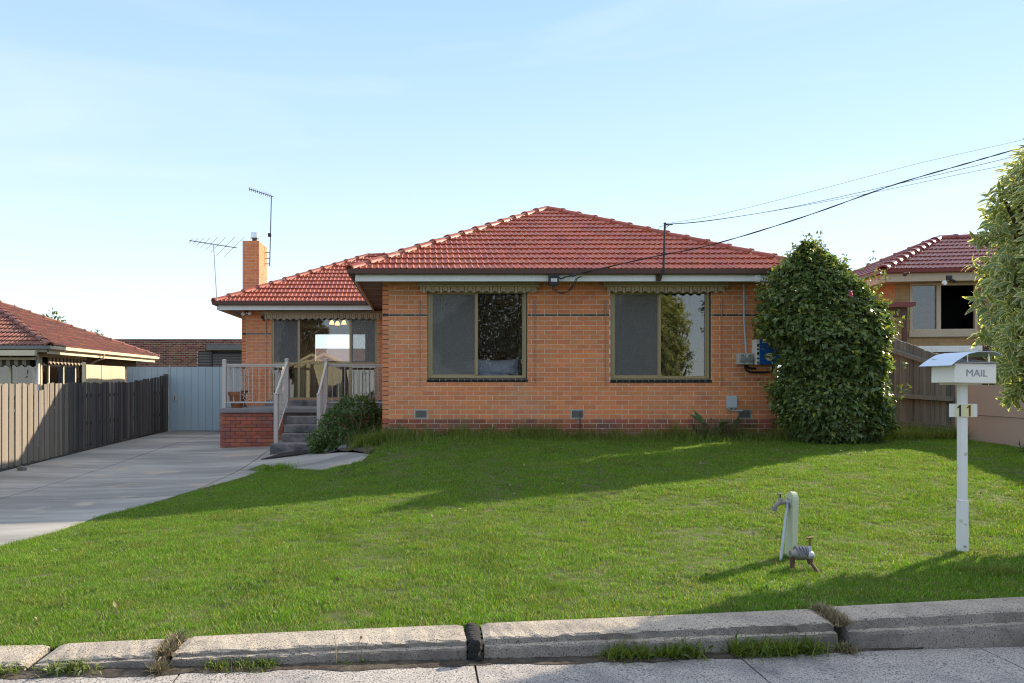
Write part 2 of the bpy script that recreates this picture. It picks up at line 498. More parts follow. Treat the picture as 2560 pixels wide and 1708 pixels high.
class MB:
    """collects shapes given in world coordinates; build() links them as ONE mesh object"""
    def __init__(s):
        s.v = []
        s.f = []

    def add(s, vs, fs):
        k = len(s.v)
        s.v.extend([tuple(p) for p in vs])
        s.f.extend([tuple(i + k for i in f) for f in fs])
        return s

    def box(s, x0, x1, y0, y1, z0, z1, M=None):
        vs = [Vector((x, y, z)) for x in (x0, x1) for y in (y0, y1) for z in (z0, z1)]
        if M is not None:
            vs = [M @ p for p in vs]
        return s.add(vs, [(0, 1, 3, 2), (4, 6, 7, 5), (0, 4, 5, 1), (2, 3, 7, 6), (0, 2, 6, 4), (1, 5, 7, 3)])

    def bbox(s, x0, x1, y0, y1, z0, z1, b=0.004, M=None):
        """box with chamfered edges"""
        vs = []
        fs = []
        bm = bmesh.new()
        bmesh.ops.create_cube(bm, size=1)
        for p in bm.verts:
            p.co = Vector((x0 + (p.co.x + .5) * (x1 - x0), y0 + (p.co.y + .5) * (y1 - y0), z0 + (p.co.z + .5) * (z1 - z0)))
        bmesh.ops.bevel(bm, geom=bm.edges[:], offset=b, segments=1, affect='EDGES', profile=0.5)
        bm.verts.index_update()
        for p in bm.verts:
            vs.append(M @ p.co if M is not None else p.co.copy())
        fs = [[q.index for q in f.verts] for f in bm.faces]
        bm.free()
        return s.add(vs, fs)

    def tube(s, pts, r, n=8, cap=True, r1=None):
        pts = [Vector(p) for p in pts]
        m = len(pts)
        vs = []
        fs = []
        up = None
        for i, p in enumerate(pts):
            d = (pts[min(i + 1, m - 1)] - pts[max(i - 1, 0)]).normalized()
            if up is None:
                up = Vector((0, 0, 1)) if abs(d.z) < 0.9 else Vector((1, 0, 0))
            a = d.cross(up).normalized()
            up = a.cross(d).normalized()
            rr = r if r1 is None else r + (r1 - r) * i / (m - 1)
            for k in range(n):
                t = 2 * math.pi * k / n
                vs.append(p + (a * math.cos(t) + up * math.sin(t)) * rr)
        for i in range(m - 1):
            for k in range(n):
                fs.append((i * n + k, i * n + (k + 1) % n, (i + 1) * n + (k + 1) % n, (i + 1) * n + k))
        if cap:
            fs.append(tuple(range(n))[::-1])
            fs.append(tuple((m - 1) * n + k for k in range(n)))
        return s.add(vs, fs)

    def lathe(s, c, prof, n=16, axis='Z'):
        c = Vector(c)
        vs = []
        fs = []
        for (r, h) in prof:
            for k in range(n):
                t = 2 * math.pi * k / n
                if axis == 'Z':
                    vs.append(c + Vector((r * math.cos(t), r * math.sin(t), h)))
                elif axis == 'Y':
                    vs.append(c + Vector((r * math.cos(t), h, r * math.sin(t))))
                else:
                    vs.append(c + Vector((h, r * math.cos(t), r * math.sin(t))))
        m = len(prof)
        for i in range(m - 1):
            for k in range(n):
                fs.append((i * n + k, i * n + (k + 1) % n, (i + 1) * n + (k + 1) % n, (i + 1) * n + k))
        fs.append(tuple(range(n))[::-1])
        fs.append(tuple((m - 1) * n + k for k in range(n)))
        return s.add(vs, fs)

    def ball(s, c, r, n=10, sc=(1, 1, 1)):
        prof = [(max(1e-4, r * math.sin(math.pi * i / 6)), -r * math.cos(math.pi * i / 6)) for i in range(7)]
        k = len(s.v)
        s.lathe((0, 0, 0), prof, n)
        for i in range(k, len(s.v)):
            p = s.v[i]
            s.v[i] = (c[0] + p[0] * sc[0], c[1] + p[1] * sc[1], c[2] + p[2] * sc[2])
        return s

    def prism(s, poly, axis, a, b):
        """polygon in the two other axes, extruded along axis from a to b"""
        def P(p, h):
            if axis == 'Y':
                return (p[0], h, p[1])
            if axis == 'X':
                return (h, p[0], p[1])
            return (p[0], p[1], h)
        n = len(poly)  # palings in the shaded stretch get darker wood, shade painted into the colour
        vs = [P(p, a) for p in poly] + [P(p, b) for p in poly]
        fs = [tuple(range(n)), tuple(range(2 * n - 1, n - 1, -1))]
        fs += [(i, i + n, (i + 1) % n + n, (i + 1) % n) for i in range(n)]
        return s.add(vs, fs)

    def mesh(s, name, material, smooth=False, weld=False):
        me = bpy.data.meshes.new(name)
        me.from_pydata(s.v, [], s.f)
        bm = bmesh.new()
        bm.from_mesh(me)
        bmesh.ops.recalc_face_normals(bm, faces=bm.faces[:])
        bm.to_mesh(me)
        bm.free()
        if material:
            me.materials.append(MATS[material])
        if smooth:
            me.shade_smooth()
            me.set_sharp_from_angle(angle=math.radians(38))
        return me

    def build(s, name, material, parent=None, smooth=False, label=None, kind=None, origin=None):
        o_ = Vector((0, 0, 0))
        if parent is None:
            a = np.array(s.v)
            o_ = Vector(((a[:, 0].min() + a[:, 0].max()) / 2, (a[:, 1].min() + a[:, 1].max()) / 2, a[:, 2].min()))
            s.v = [(p[0] - o_.x, p[1] - o_.y, p[2] - o_.z) for p in s.v]
        me = s.mesh(name, material, smooth)
        o = bpy.data.objects.new(name, me)
        place(o, parent, Matrix.Translation(o_))
        return tag(o, label, None, None, kind)

def solo(mb, name, material, label, cat, group=None, smooth=False, kind=None):
    """a thing that is one mesh"""
    o = mb.build(name, material, None, smooth)
    return tag(o, label, cat, group, kind)

def npmesh(name, V, Fq, material, smooth=False, attr=None):
    """V (n,3), Fq (m,k) all faces with k corners"""
    me = bpy.data.meshes.new(name)
    m, k = Fq.shape
    me.vertices.add(len(V))
    me.vertices.foreach_set("co", V.astype(np.float32).ravel())
    me.loops.add(m * k)
    me.loops.foreach_set("vertex_index", Fq.astype(np.int32).ravel())
    me.polygons.add(m)
    me.polygons.foreach_set("loop_start", np.arange(0, m * k, k, dtype=np.int32))
    me.update(calc_edges=True)
    if attr is not None:
        a = me.attributes.new(attr[0], 'FLOAT', 'POINT')
        a.data.foreach_set("value", attr[1].astype(np.float32))
    me.materials.append(MATS[material])
    if smooth:
        me.shade_smooth()
    return me

def scatter(name, tv, tf, pos, frames, scale, material, attr=None):
    """copies of a template (tv verts, tf quads) at pos with 3x3 frames and scales, as one mesh"""
    n = len(pos)
    k = len(tv)
    V = np.einsum('nij,kj->nki', frames, tv) * scale[:, None, None] + pos[:, None, :]
    Fq = (tf[None, :, :] + (np.arange(n) * k)[:, None, None]).reshape(-1, tf.shape[1])
    a = None
    if attr is not None:
        a = (attr[0], np.tile(attr[1], n))
    return npmesh(name, V.reshape(-1, 3), Fq, material, True, a)

def frames_from(dirs, ups):
    """frames whose y axis follows dirs and whose z axis leans to ups"""
    y = dirs / np.linalg.norm(dirs, axis=1, keepdims=True)
    x = np.cross(y, ups)
    x /= np.linalg.norm(x, axis=1, keepdims=True) + 1e-9
    z = np.cross(x, y)
    return np.stack([x, y, z], axis=2)

def at(x, y, Y):
    """world point seen at pixel (x, y) of the photograph when it stands at distance Y"""
    return Vector(((x - 1050) * Y / F, Y, EYE + (960 - y) * Y / F))

# ------------------------------------------------------------------ ground shape (thin plate through surveyed heights)
CP = np.array([(-7.6, 13.7, -.33), (-7.6, 22.6, -.17), (-4.6, 17.2, -.218), (-4.6, 22.6, -.17), (-2.6, 16.1, -.16), (-4.2, 7.5, -.36),
               (-7.6, 7.5, -.37), (-3.4, 11, -.325), (-3, 12.3, -.30), (-2.7, 13.75, -.27), (-1.6, 12.2, -.15), (-.9, 12.3, .0),
               (-2, 14.8, -.12), (-.5, 14, .25), (3, 14, .27), (6.6, 14, .28), (9.5, 13.6, .3), (9.5, 10.5, .2), (-5, 3.9, -.27),
               (-2.4, 4.3, -.25), (.33, 4.73, -.25), (4.2, 5.25, -.25), (9, 5.9, -.24), (4.7, 6.56, -.2), (3.1, 6.4, -.21), (2, 9.5, .03),
               (5, 9.5, .05), (-1, 9, -.14), (-2.5, 9.2, -.27), (-1.2, 15.2, .05), (9.5, 16, .35), (3, 20, .25)])

def _tps(d):
    return np.where(d > 1e-9, d * d * np.log(d + 1e-12), 0)
_n = len(CP)
_K = _tps(np.linalg.norm(CP[:, None, :2] - CP[None, :, :2], axis=2)) + np.eye(_n) * 0.02
_P = np.c_[np.ones(_n), CP[:, :2]]
_A = np.block([[_K, _P], [_P.T, np.zeros((3, 3))]])
_w = np.linalg.solve(_A, np.r_[CP[:, 2], 0, 0, 0])

def ground_np(x, y):
    x = np.clip(np.asarray(x, float), -9, 11)
    y = np.clip(np.asarray(y, float), 3.9, 22.6)
    d = np.sqrt((x[..., None] - CP[:, 0]) ** 2 + (y[..., None] - CP[:, 1]) ** 2)
    return _tps(d) @ _w[:_n] + _w[_n] + _w[_n + 1] * x + _w[_n + 2] * y

def ground(x, y):
    return float(ground_np(np.array([x]), np.array([y]))[0])

def kerb_y(x):
    return 4.69 + 0.144 * (x - 0.33)

def road_z(x):
    return -0.36 - 0.0265 * (max(-5, min(6, x)) - 0.3)

def sheet(poly, cell, zf, thick=0.0):
    """polygon (plan) cut into cells and draped over zf; returns verts, faces"""
    bm = bmesh.new()
    bm.faces.new([bm.verts.new((p[0], p[1], 0)) for p in poly])
    xs = [p[0] for p in poly]
    ys = [p[1] for p in poly]
    def cuts(lo, hi):
        k = math.ceil(lo / cell)
        while k * cell < hi:
            if k * cell > lo + 1e-4:
                yield k * cell
            k += 1
    for x in cuts(min(xs), max(xs)):
        bmesh.ops.bisect_plane(bm, geom=bm.verts[:] + bm.edges[:] + bm.faces[:], plane_co=(x, 0, 0), plane_no=(1, 0, 0))
    for y in cuts(min(ys), max(ys)):
        bmesh.ops.bisect_plane(bm, geom=bm.verts[:] + bm.edges[:] + bm.faces[:], plane_co=(0, y, 0), plane_no=(0, 1, 0))
    bmesh.ops.triangulate(bm, faces=bm.faces[:])
    bmesh.ops.recalc_face_normals(bm, faces=bm.faces[:])
    for f in bm.faces:
        if f.normal.z < 0:
            f.normal_flip()
    for v in bm.verts:
        v.co.z = zf(v.co.x, v.co.y)
    if thick:
        r = bmesh.ops.extrude_face_region(bm, geom=bm.faces[:])
        for g in r["geom"]:
            if isinstance(g, bmesh.types.BMVert):
                g.co.z += thick
        bmesh.ops.recalc_face_normals(bm, faces=bm.faces[:])
    return bm

def sheet_obj(name, poly, cell, zf, material, parent=None, thick=0.0, kind=None):
    bm = sheet(poly, cell, zf, thick)
    me = bpy.data.meshes.new(name)
    bm.to_mesh(me)
    bm.free()
    me.materials.append(MATS[material])
    o = bpy.data.objects.new(name, me)
    place(o, parent, Matrix.Identity(4))
    return tag(o, kind=kind)

# ================================================================== THE SETTING
sheet_obj("ground", [(-60, -40), (60, -40), (60, 90), (-60, 90)], 4.0,
          lambda x, y: (ground(x, y) - 0.10) if y > kerb_y(x) else min(-0.60, -0.5), "earth_far", kind="structure")

# driveway: slabs of poured concrete with open joints
drv = thing("driveway", None, None, (-5, 14, -.3), kind="structure")
EDGE = [(-5.3, 3.9), (-4.75, 5.5), (-4.17, 7.5), (-3.99, 8.2), (-3.88, 9.16), (-3.61, 9.9), (-3.38, 10.98), (-3.0, 12.3), (-2.73, 13.5),
        (-2.3, 13.1), (-1.58, 12.25), (-.95, 12.3), (-.85, 12.8)]
SLABS = [
    [(-7.55, 10.72), (-6.01, 10.72), (-6.01, 22.9), (-7.55, 22.9)],
    [(-5.99, 10.72), (-3.44, 10.72), (-3.38, 10.98), (-3.31, 11.25), (-3.31, 17.4), (-4.55, 17.4), (-4.55, 22.9), (-5.99, 22.9)],
    [(-3.29, 11.3), (-3.0, 12.3), (-2.73, 13.5), (-2.3, 13.1), (-1.58, 12.25), (-.95, 12.3), (-.85, 12.8), (-1.29, 13.5), (-2.03, 14.8), (-2.0, 17.3), (-3.29, 17.3)],
    [(-10, 4.0), (-5.3, 3.9), (-4.75, 5.5), (-4.17, 7.5), (-3.99, 8.2), (-3.88, 9.16), (-3.61, 9.9), (-3.43, 10.70), (-7.55, 10.70), (-10, 10.7)],
]
for i, pl in enumerate(SLABS):
    sheet_obj("concrete_slab", pl, 0.6, lambda x, y: ground(x, y) - 0.06, "concrete", drv, thick=0.06)

LAWN = EDGE + [(-.70, 13.98), (6.62, 13.98), (6.62, 20), (9.4, 20), (9.42, 13), (9.35, 9), (9.3, kerb_y(9.3))] + \
       [(x, kerb_y(x) + 0.005) for x in (7, 5, 3, 1, -1, -3, -5)]
sheet_obj("lawn", LAWN, 0.35, lambda x, y: ground(x, y) - 0.012, "soil_lawn", kind="structure")
sheet_obj("garden_bed", [(-.85, 12.8), (-.70, 13.98), (-.70, 17.2), (-2.0, 17.2), (-2.03, 14.8), (-1.29, 13.5)], 0.3,
          lambda x, y: ground(x, y) + 0.01 + 0.04 * math.sin(x * 7) * math.sin(y * 6), "dirt", kind="structure")

# kerb: cast sections, with a stepped face, worn by jitter
kerb = thing("kerb", None, None, (0.3, 4.6, -.4), kind="structure")
def kerb_section(xa, xb, drop=0.0):
    n = max(4, int((xb - xa) / 0.045))
    vs = []
    fs = []
    for i in range(n + 1):
        x = xa + (xb - xa) * i / n
        y = kerb_y(x)
        zr = road_z(x)
        top = ground(x, y) + 0.012 + drop
        top = max(top, zr + .05)
        h = top - zr
        e = 0.012 if i in (0, n) else 0.0
        prof = [(0.0, -0.25), (0.0, -e), (0.10, 0.0 - e), (0.238, -0.006 - e), (0.250, -0.016 - e), (0.254, -0.36 * h), (0.276, -0.41 * h), (0.284, -0.50 * h), (0.292, -h - 0.05)]
        for k, (d, zz) in enumerate(prof):
            j = 0.0 if k in (0, 1, 8) else (0.0065 if k in (3, 4) else 0.0045)
            vs.append((x + rng.uniform(-1, 1) * j, y - d + rng.uniform(-1, 1) * j * 1.2, top + zz + rng.uniform(-1, 1) * j * 0.8))
    m = 9
    for i in range(n):
        for k in range(m - 1):
            fs.append((i * m + k, i * m + k + 1, (i + 1) * m + k + 1, (i + 1) * m + k))
    fs.append(tuple(range(m)))
    fs.append(tuple(n * m + k for k in range(m))[::-1])
    ks = MB().add(vs, fs).build("kerb_section", "kerb_concrete", kerb)
    ks.data.materials.append(MATS["kerb_face"])            # the darker face towards the road
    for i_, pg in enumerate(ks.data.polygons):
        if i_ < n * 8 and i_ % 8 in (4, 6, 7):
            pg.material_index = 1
for a, b, d in [(-5.2, -3.5, -.01), (-3.47, -2.12, -.01), (-2.07, -1.46, -.006), (-1.37, .27, 0.0), (.375, 2.615, 0.002), (2.695, 5.0, .012), (5.03, 7.5, 0), (7.53, 9.6, 0)]:
    kerb_section(a, b, d)
t = MB()
for k in range(26):                                        # tar packed into the open joint
    yy = kerb_y(.32) - 0.30 * k / 26 + .004
    zz = ground(.32, kerb_y(.32)) + .014 - 0.012 * (k / 26) if k < 22 else road_z(.3) + (26 - k) * 0.028
    t.ball((.322 + rng.uniform(-.012, .012), yy - 0.01, zz - 0.018 + rng.uniform(-.005, .005)), 0.03, 7, (1.5, 1, .8))
for k in range(14):
    t.ball((.322 + rng.uniform(-.015, .015), kerb_y(.32) - .305 + rng.uniform(-.006, .006), road_z(.3) - .01 + k * .009), 0.024, 7, (1.6, 1, 1))
t.build("tar_joint", "tar", kerb)

road = thing("road", None, None, (0, 3, -.4), kind="structure")
JX = [-9.5, -5.0, -2.95, -1.30, .315, 1.935, 3.6, 5.3, 9.5]
for a, b in zip(JX[:-1], JX[1:]):
    g = 0.006
    pl = [(a + g, 2.3), (b - g, 2.3), (b - g, kerb_y(b) - .296), (a + g, kerb_y(a) - .296)]
    sheet_obj("concrete_slab", pl, 0.5, lambda x, y: road_z(x) - .08, "road_concrete", road, thick=0.08)
sheet_obj("roadway", [(-40, -4.5), (40, -4.5), (40, 2.29), (-40, 2.29)], 2.0, lambda x, y: road_z(x) - 0.02, "asphalt", road)
sheet_obj("joint_bed", [(-9.5, 2.3), (9.5, 2.3), (9.5, kerb_y(9.5) - .2), (-9.5, kerb_y(-9.5) - .2)], 1.0, lambda x, y: road_z(x) - 0.03, "dirt", road)
# dirt washed into the angle between road and kerb
d = []
f = []
xs = np.linspace(-5, 3.2, 170)
for i, x in enumerate(xs):
    wd = 0.045 + 0.05 * (0.5 + 0.5 * math.sin(x * 3.1) * math.sin(x * 7.7 + 1)) + rng.uniform(0, .02)
    if x > 2.3:
        wd *= 0.4
    wd *= max(.05, min(1, (3.2 - x) / 1.2))
    y = kerb_y(x) - .297
    z = road_z(x)
    d += [(x, y + .01, z + .012 * rng.uniform(.6, 1.2)), (x, y - wd * .45, z + .008 + rng.uniform(0, .005)), (x, y - wd, z + .003)]
    if i:
        k = 3 * i
        f += [(k - 3, k - 2, k + 1, k), (k - 2, k - 1, k + 2, k + 1)]
o = MB().add(d, f).build("gutter_dirt", "dirt", road)

# ================================================================== THE BRICK HOUSE
house = thing("brick_house", "single storey orange brick house with glossy red tiled hip roof and two awninged front windows", "house", (2.96, 14, .2))
HW = -.689
HL = 7.304
FY = 14.0
PITCH = 0.0865
BH = 0.0775

def brick_boxes(L, courses, openings, phase=0):
    """courses: (zb, zt); returns list of (u0, u1, zb, zt, full)"""
    out = []
    for i, (zb, zt) in enumerate(courses):
        u = -0.12 if (i + phase) % 2 else 0.0
        while u < L:
            a, b = max(u, 0), min(u + 0.23, L)
            segs = [(a, b)] if b - a > 0.02 else []
            for (o0, o1, oz0, oz1) in openings:
                if zt > oz0 + .004 and zb < oz1 - .004:
                    for (pa, pb) in ((zb, oz0 - .004), (oz1 + .004, zt)):     # cut bricks above and below
                        if pb - pa > .012:
                            for (p, q) in segs:
                                if min(q, o1) - max(p, o0) > .02:
                                    out.append((max(p, o0), min(q, o1), pa, pb, False))
                    ns = []
                    for (p, q) in segs:
                        if q <= o0 or p >= o1:
                            ns.append((p, q))
                        else:
                            if o0 - p > .02:
                                ns.append((p, o0 - .004))
                            if q - o1 > .02:
                                ns.append((o1 + .004, q))
                    segs = ns
            for (p, q) in segs:
                out.append((p, q, zb, zt, abs(q - p - 0.23) < 1e-6))
            u += 0.24
    return out

def brick_add(mb, O, U, N, r, prou=0.006, jit=0.0015):
    """front and four edges of one brick, standing prou proud of the mortar"""
    p, q, zb, zt = r[:4]
    pr = prou + rng.uniform(-jit, jit)
    c = 0.003
    vs = []
    for dep, ins in ((-0.012, 0), (pr - c, 0), (pr, c)):
        for (uu, zz) in ((p + ins, zb + ins), (q - ins, zb + ins), (q - ins, zt - ins), (p + ins, zt - ins)):
            vs.append(O + U * uu + N * dep + Vector((0, 0, zz)))
    fs = [(8, 9, 10, 11)]
    for k in range(2):
        for i in range(4):
            fs.append((k * 4 + i, k * 4 + (i + 1) % 4, k * 4 + 4 + (i + 1) % 4, k * 4 + 4 + i))
    mb.add(vs, fs)

def wall_cells(mb, L, z0, z1, openings, O, U, N, thick):
    us = sorted({0, L, *[v for o in openings for v in o[:2]]})
    zs = sorted({z0, z1, *[v for o in openings for v in o[2:]]})
    for a, b in zip(us[:-1], us[1:]):
        run = None
        for c, d in zip(zs[:-1], zs[1:]):
            hole = any(a >= o[0] - 1e-6 and b <= o[1] + 1e-6 and c >= o[2] - 1e-6 and d <= o[3] + 1e-6 for o in openings)
            if hole:
                if run:
                    cell(mb, a, b, run[0], run[1], O, U, N, thick)
                run = None
            else:
                run = (run[0], d) if run else (c, d)
        if run:
            cell(mb, a, b, run[0], run[1], O, U, N, thick)

def cell(mb, a, b, c, d, O, U, N, thick):
    vs = [O + U * uu - N * dd + Vector((0, 0, zz)) for uu in (a, b) for dd in (0, thick) for zz in (c, d)]
    mb.add(vs, [(0, 1, 3, 2), (4, 6, 7, 5), (0, 4, 5, 1), (2, 3, 7, 6), (0, 2, 6, 4), (1, 5, 7, 3)])

PL_TOP = 0.606
plinth = [(PL_TOP - PITCH * (k + 1), PL_TOP - PITCH * (k + 1) + BH) for k in range(6)]
upper = [(PL_TOP + PITCH * k, PL_TOP + PITCH * k + BH) for k in range(22)]
zb = PL_TOP + 22 * PITCH
blackc = [(zb, zb + .031)]
top_ = [(zb + .041 + PITCH * k, min(3.15, zb + .041 + PITCH * k + BH)) for k in range(7)]
WIN1 = (.136, 1.99, 1.284, 2.98)
WIN2 = (3.528, 5.39, 1.270, 2.98)
VENTS = [(-.104, .141, .613, .776), (2.79, 3.035, .613, .776), (5.885, 6.13, .613, .776)]
XV = Vector((1, 0, 0))
YV = Vector((0, 1, 0))
O = Vector((HW, FY, 0))
opens = [(a - HW, b - HW, c, d) for (a, b, c, d) in (WIN1, WIN2)]
vopens = [(a - HW, b - HW, c, d) for (a, b, c, d) in VENTS]
fw = MB()
wall_cells(fw, HL, -.1, 3.15, opens, O, XV, -YV, .11)
front_wall = fw.build("front_wall", "mortar", house)

allb = [r + ("brick_orange",) for r in brick_boxes(HL, upper, opens + vopens, 1)] + \
       [r + ("brick_orange",) for r in brick_boxes(HL, top_, opens, 1)] + \
       [r + ("brick_red",) for r in brick_boxes(HL, plinth, [], 0)]
full = sorted([r for r in allb if r[4]], key=lambda r: math.hypot(r[0] + HW - 2.75, (r[2] - 1.45) * 1.4))[:300]
fullset = set(id(r) for r in full)
tmp = MB()
brick_add(tmp, Vector((0, 0, 0)), XV, -YV, (0, .23, 0, BH), jit=0)
bm_o = tmp.mesh("brick", "brick_orange")
bm_r = tmp.mesh("brick", "brick_red")
for r in full:
    sharedobj("brick", bm_o if r[5] == "brick_orange" else bm_r, front_wall,
              Matrix.Translation((HW + r[0] + rng.uniform(-.0015, .0015), FY + rng.uniform(-.0015, .0015), r[2] + rng.uniform(-.001, .001))))
for mn in ("brick_orange", "brick_red"):
    mb = MB()
    for r in allb:
        if id(r) not in fullset and r[5] == mn:
            brick_add(mb, O, XV, -YV, r)
    mb.build("brickwork", mn, front_wall, kind="stuff")
mb = MB()
for r in brick_boxes(HL, blackc, opens, 1):
    brick_add(mb, O, XV, -YV, r, .007)
mb.build("black_string_course", "brick_black", front_wall)

# the side walls of the front block
def plain_brick_wall(name, L, z0, z1, O, U, N, openings=(), material="brick_orange", parent=house, mortar="mortar", courses=None, thick=.11, phase=0):
    mb = MB()
    wall_cells(mb, L, z0, z1, openings, O, U, N, thick)
    wl = mb.build(name, mortar, parent)
    mb = MB()
    for r in brick_boxes(L, courses, openings, phase):
        brick_add(mb, O, U, N, r)
    mb.build("brickwork", material, wl, kind="stuff")
    return wl
WY = 19.24
plain_brick_wall("side_wall", WY - FY, -.2, 3.15, Vector((HW, WY, 0)), -YV, -XV, courses=plinth + upper + top_)
plain_brick_wall("side_wall", 9, -.1, 3.15, Vector((HW + HL, FY, 0)), YV, XV, courses=plinth + upper + top_)

# wing wall behind the porch
WL, WR = -4.53, HW
WW = (-3.774, -1.09, .853, 3.0)
Ow = Vector((WL, WY, 0))
wopen = [(WW[0] - WL, WW[1] - WL, WW[2], WW[3])]
mb = MB()
wall_cells(mb, WR - WL, -.2, 3.15, wopen, Ow, XV, -YV, .11)
wing_wall = mb.build("wing_wall", "mortar", house)
mb = MB()
for r in brick_boxes(WR - WL, [c for c in upper if c[0] > .68] + top_, wopen, 0):
    brick_add(mb, Ow, XV, -YV, r)
mb.build("brickwork", "brick_orange", wing_wall, kind="stuff")
mb = MB()
for r in brick_boxes(WR - WL, blackc, wopen, 1):
    brick_add(mb, Ow, XV, -YV, r, .007)
mb.build("black_string_course", "brick_black", wing_wall)
plain_brick_wall("side_wall", 7, -.3, 3.15, Vector((WL, WY + 7, 0)), -YV, -XV, courses=upper + top_)

# interior shells: dark rooms behind the windows
mb = MB()
mb.box(HW + .12, HW + HL - .12, 17.9, 18.0, .8, 3.15)
mb.box(2.7, 2.8, FY + .12, 17.9, .8, 3.15)
mb.box(HW + .12, HW + HL - .12, FY + .12, 17.9, .78, .85)
mb.box(HW + .12, HW + HL - .12, FY + .12, 17.9, 3.12, 3.149)
mb.build("interior_wall", "interior", house)
RB = 25.6
mb = MB()
rw = (-3.55, -1.70, 1.99, 2.93)
mb.box(WL + .12, rw[0], RB, RB + .1, .7, 3.15)
mb.box(rw[1], 2.0, RB, RB + .1, .7, 3.15)
mb.box(rw[0], rw[1], RB, RB + .1, .7, rw[2])
mb.box(rw[0], rw[1], RB, RB + .1, rw[3], 3.15)
mb.box(-2.35, -2.27, RB, RB + .1, rw[2], rw[3])
mb.box(WL + .12, 2.0, WY + .12, RB, .66, .70)
mb.box(WL + .12, 2.0, WY + .12, RB, 3.12, 3.149)
mb.box(1.9, 2.0, WY + .12, RB, .7, 3.15)
mb.box(-.68, -.56, WY + .12, 20.6, .7, 3.15)
mb.build("interior_wall", "interior", house)

# windows of the front wall
def front_window(W, mull, pillow_side):
    x0, x1, zs, z1 = W
    z0 = zs + 0.074
    y0 = FY + .045
    fr = MB()
    t = .055
    fr.bbox(x0 + .012, x0 + t, y0, y0 + .07, z0, z1)
    fr.bbox(x1 - t, x1 - .012, y0, y0 + .07, z0, z1)
    fr.bbox(x0 + t, x1 - t, y0, y0 + .07, z1 - .05, z1)
    fr.bbox(x0 + t, x1 - t, y0, y0 + .07, z0, z0 + .05)
    fr.bbox(mull - .022, mull + .022, y0 - .012, y0 + .05, z0 + .05, z1 - .05)
    fr.bbox(x0 + t, x0 + t + .028, y0 + .012, y0 + .05, z0 + .05, z1 - .05)
    fr.bbox(x1 - t - .028, x1 - t, y0 + .02, y0 + .06, z0 + .05, z1 - .05)
    win = fr.build("window", "window_frame", house)
    gl = MB()
    gl.box(mull + .022, x1 - t - .028, y0 + .045, y0 + .049, z0 + .05, z1 - .05)
    gl.build("pane", "window_glass", win)
    gl = MB()
    gl.box(x0 + t + .028, mull - .022, y0 + .058, y0 + .062, z0 + .05, z1 - .05)
    gl.build("pane", "window_glass_dark", win)
    sc = MB()
    sc.box(x0 + t + .028, mull - .022, y0 + .020, y0 + .021, z0 + .05, z1 - .05)
    sc.build("fly_screen", "fly_screen", win)
    sf = MB()
    a, b, c, d = x0 + t + .028, mull - .022, z0 + .05, z1 - .05
    for bx in ((a, a + .014, c, d), (b - .014, b, c, d), (a + .014, b - .014, c, c + .016), (a + .014, b - .014, d - .016, d)):
        sf.box(bx[0], bx[1], y0 + .014, y0 + .028, bx[2], bx[3])
    sf.build("screen_frame", "window_frame", win)
    rv = MB()
    rv.box(x0, x0 + .012, FY + .012, y0 + .06, z0, z1)
    rv.box(x1 - .012, x1, FY + .012, y0 + .06, z0, z1)
    rv.build("reveal", "sill_tile", win)
    n = 16
    for k in range(n):
        wd = (x1 - x0 + .02) / n
        s = MB()
        a = x0 - .012 + k * wd
        prof = [(FY + .10, z0 - .006), (FY + .03, z0 - .008), (FY - .018, z0 - .020), (FY - .030, z0 - .034), (FY - .028, z0 - .056), (FY - .018, z0 - .066), (FY + .10, z0 - .068)]
        s.prism(prof, 'X', a + .004, a + wd - .004)
        s.build("sill_tile", "sill_tile", win)
    jm = MB()
    jm.box(x0 - .006, x1 + .002, FY - .018, FY + .09, z0 - .062, z0 - .016)
    jm.build("sill_mortar", "mortar", win)
    return win
w1 = front_window(WIN1, 1.052, 1)
w2 = front_window(WIN2, 4.45, 0)

def drape(x0, x1, y, z0, z1, lean0, lean1, n=26, folds=7, amp=.025):
    """hanging cloth; lean shifts the two side edges at the foot"""
    vs = []
    fs = []
    rows = 10
    for j in range(rows + 1):
        tz = j / rows
        for i in range(n + 1):
            tx = i / n
            xa = x0 + lean0 * (1 - tz) ** 2
            xb = x1 + lean1 * (1 - tz) ** 2
            vs.append((xa + (xb - xa) * tx, y + amp * math.sin(tx * folds * 2 * math.pi) * (0.6 + .4 * tz), z0 + (z1 - z0) * tz))
    for j in range(rows):
        for i in range(n):
            k = j * (n + 1) + i
            fs.append((k, k + 1, k + n + 2, k + n + 1))
    return MB().add(vs, fs)
drape(5.02, 5.36, FY + .45, 1.6, 2.98, .30, 0, folds=5).build("curtain", "curtain", w2, smooth=True)
drape(3.54, 3.80, FY + .30, 1.3, 2.98, 0, -.05, folds=4).build("curtain", "curtain", w2, smooth=True)
drape(1.86, 1.98, FY + .30, 1.3, 2.98, 0, 0, folds=3).build("curtain", "curtain", w1, smooth=True)
drape(.15, .42, FY + .34, 1.3, 2.98, 0, -.1, folds=4).build("curtain", "curtain", w1, smooth=True)

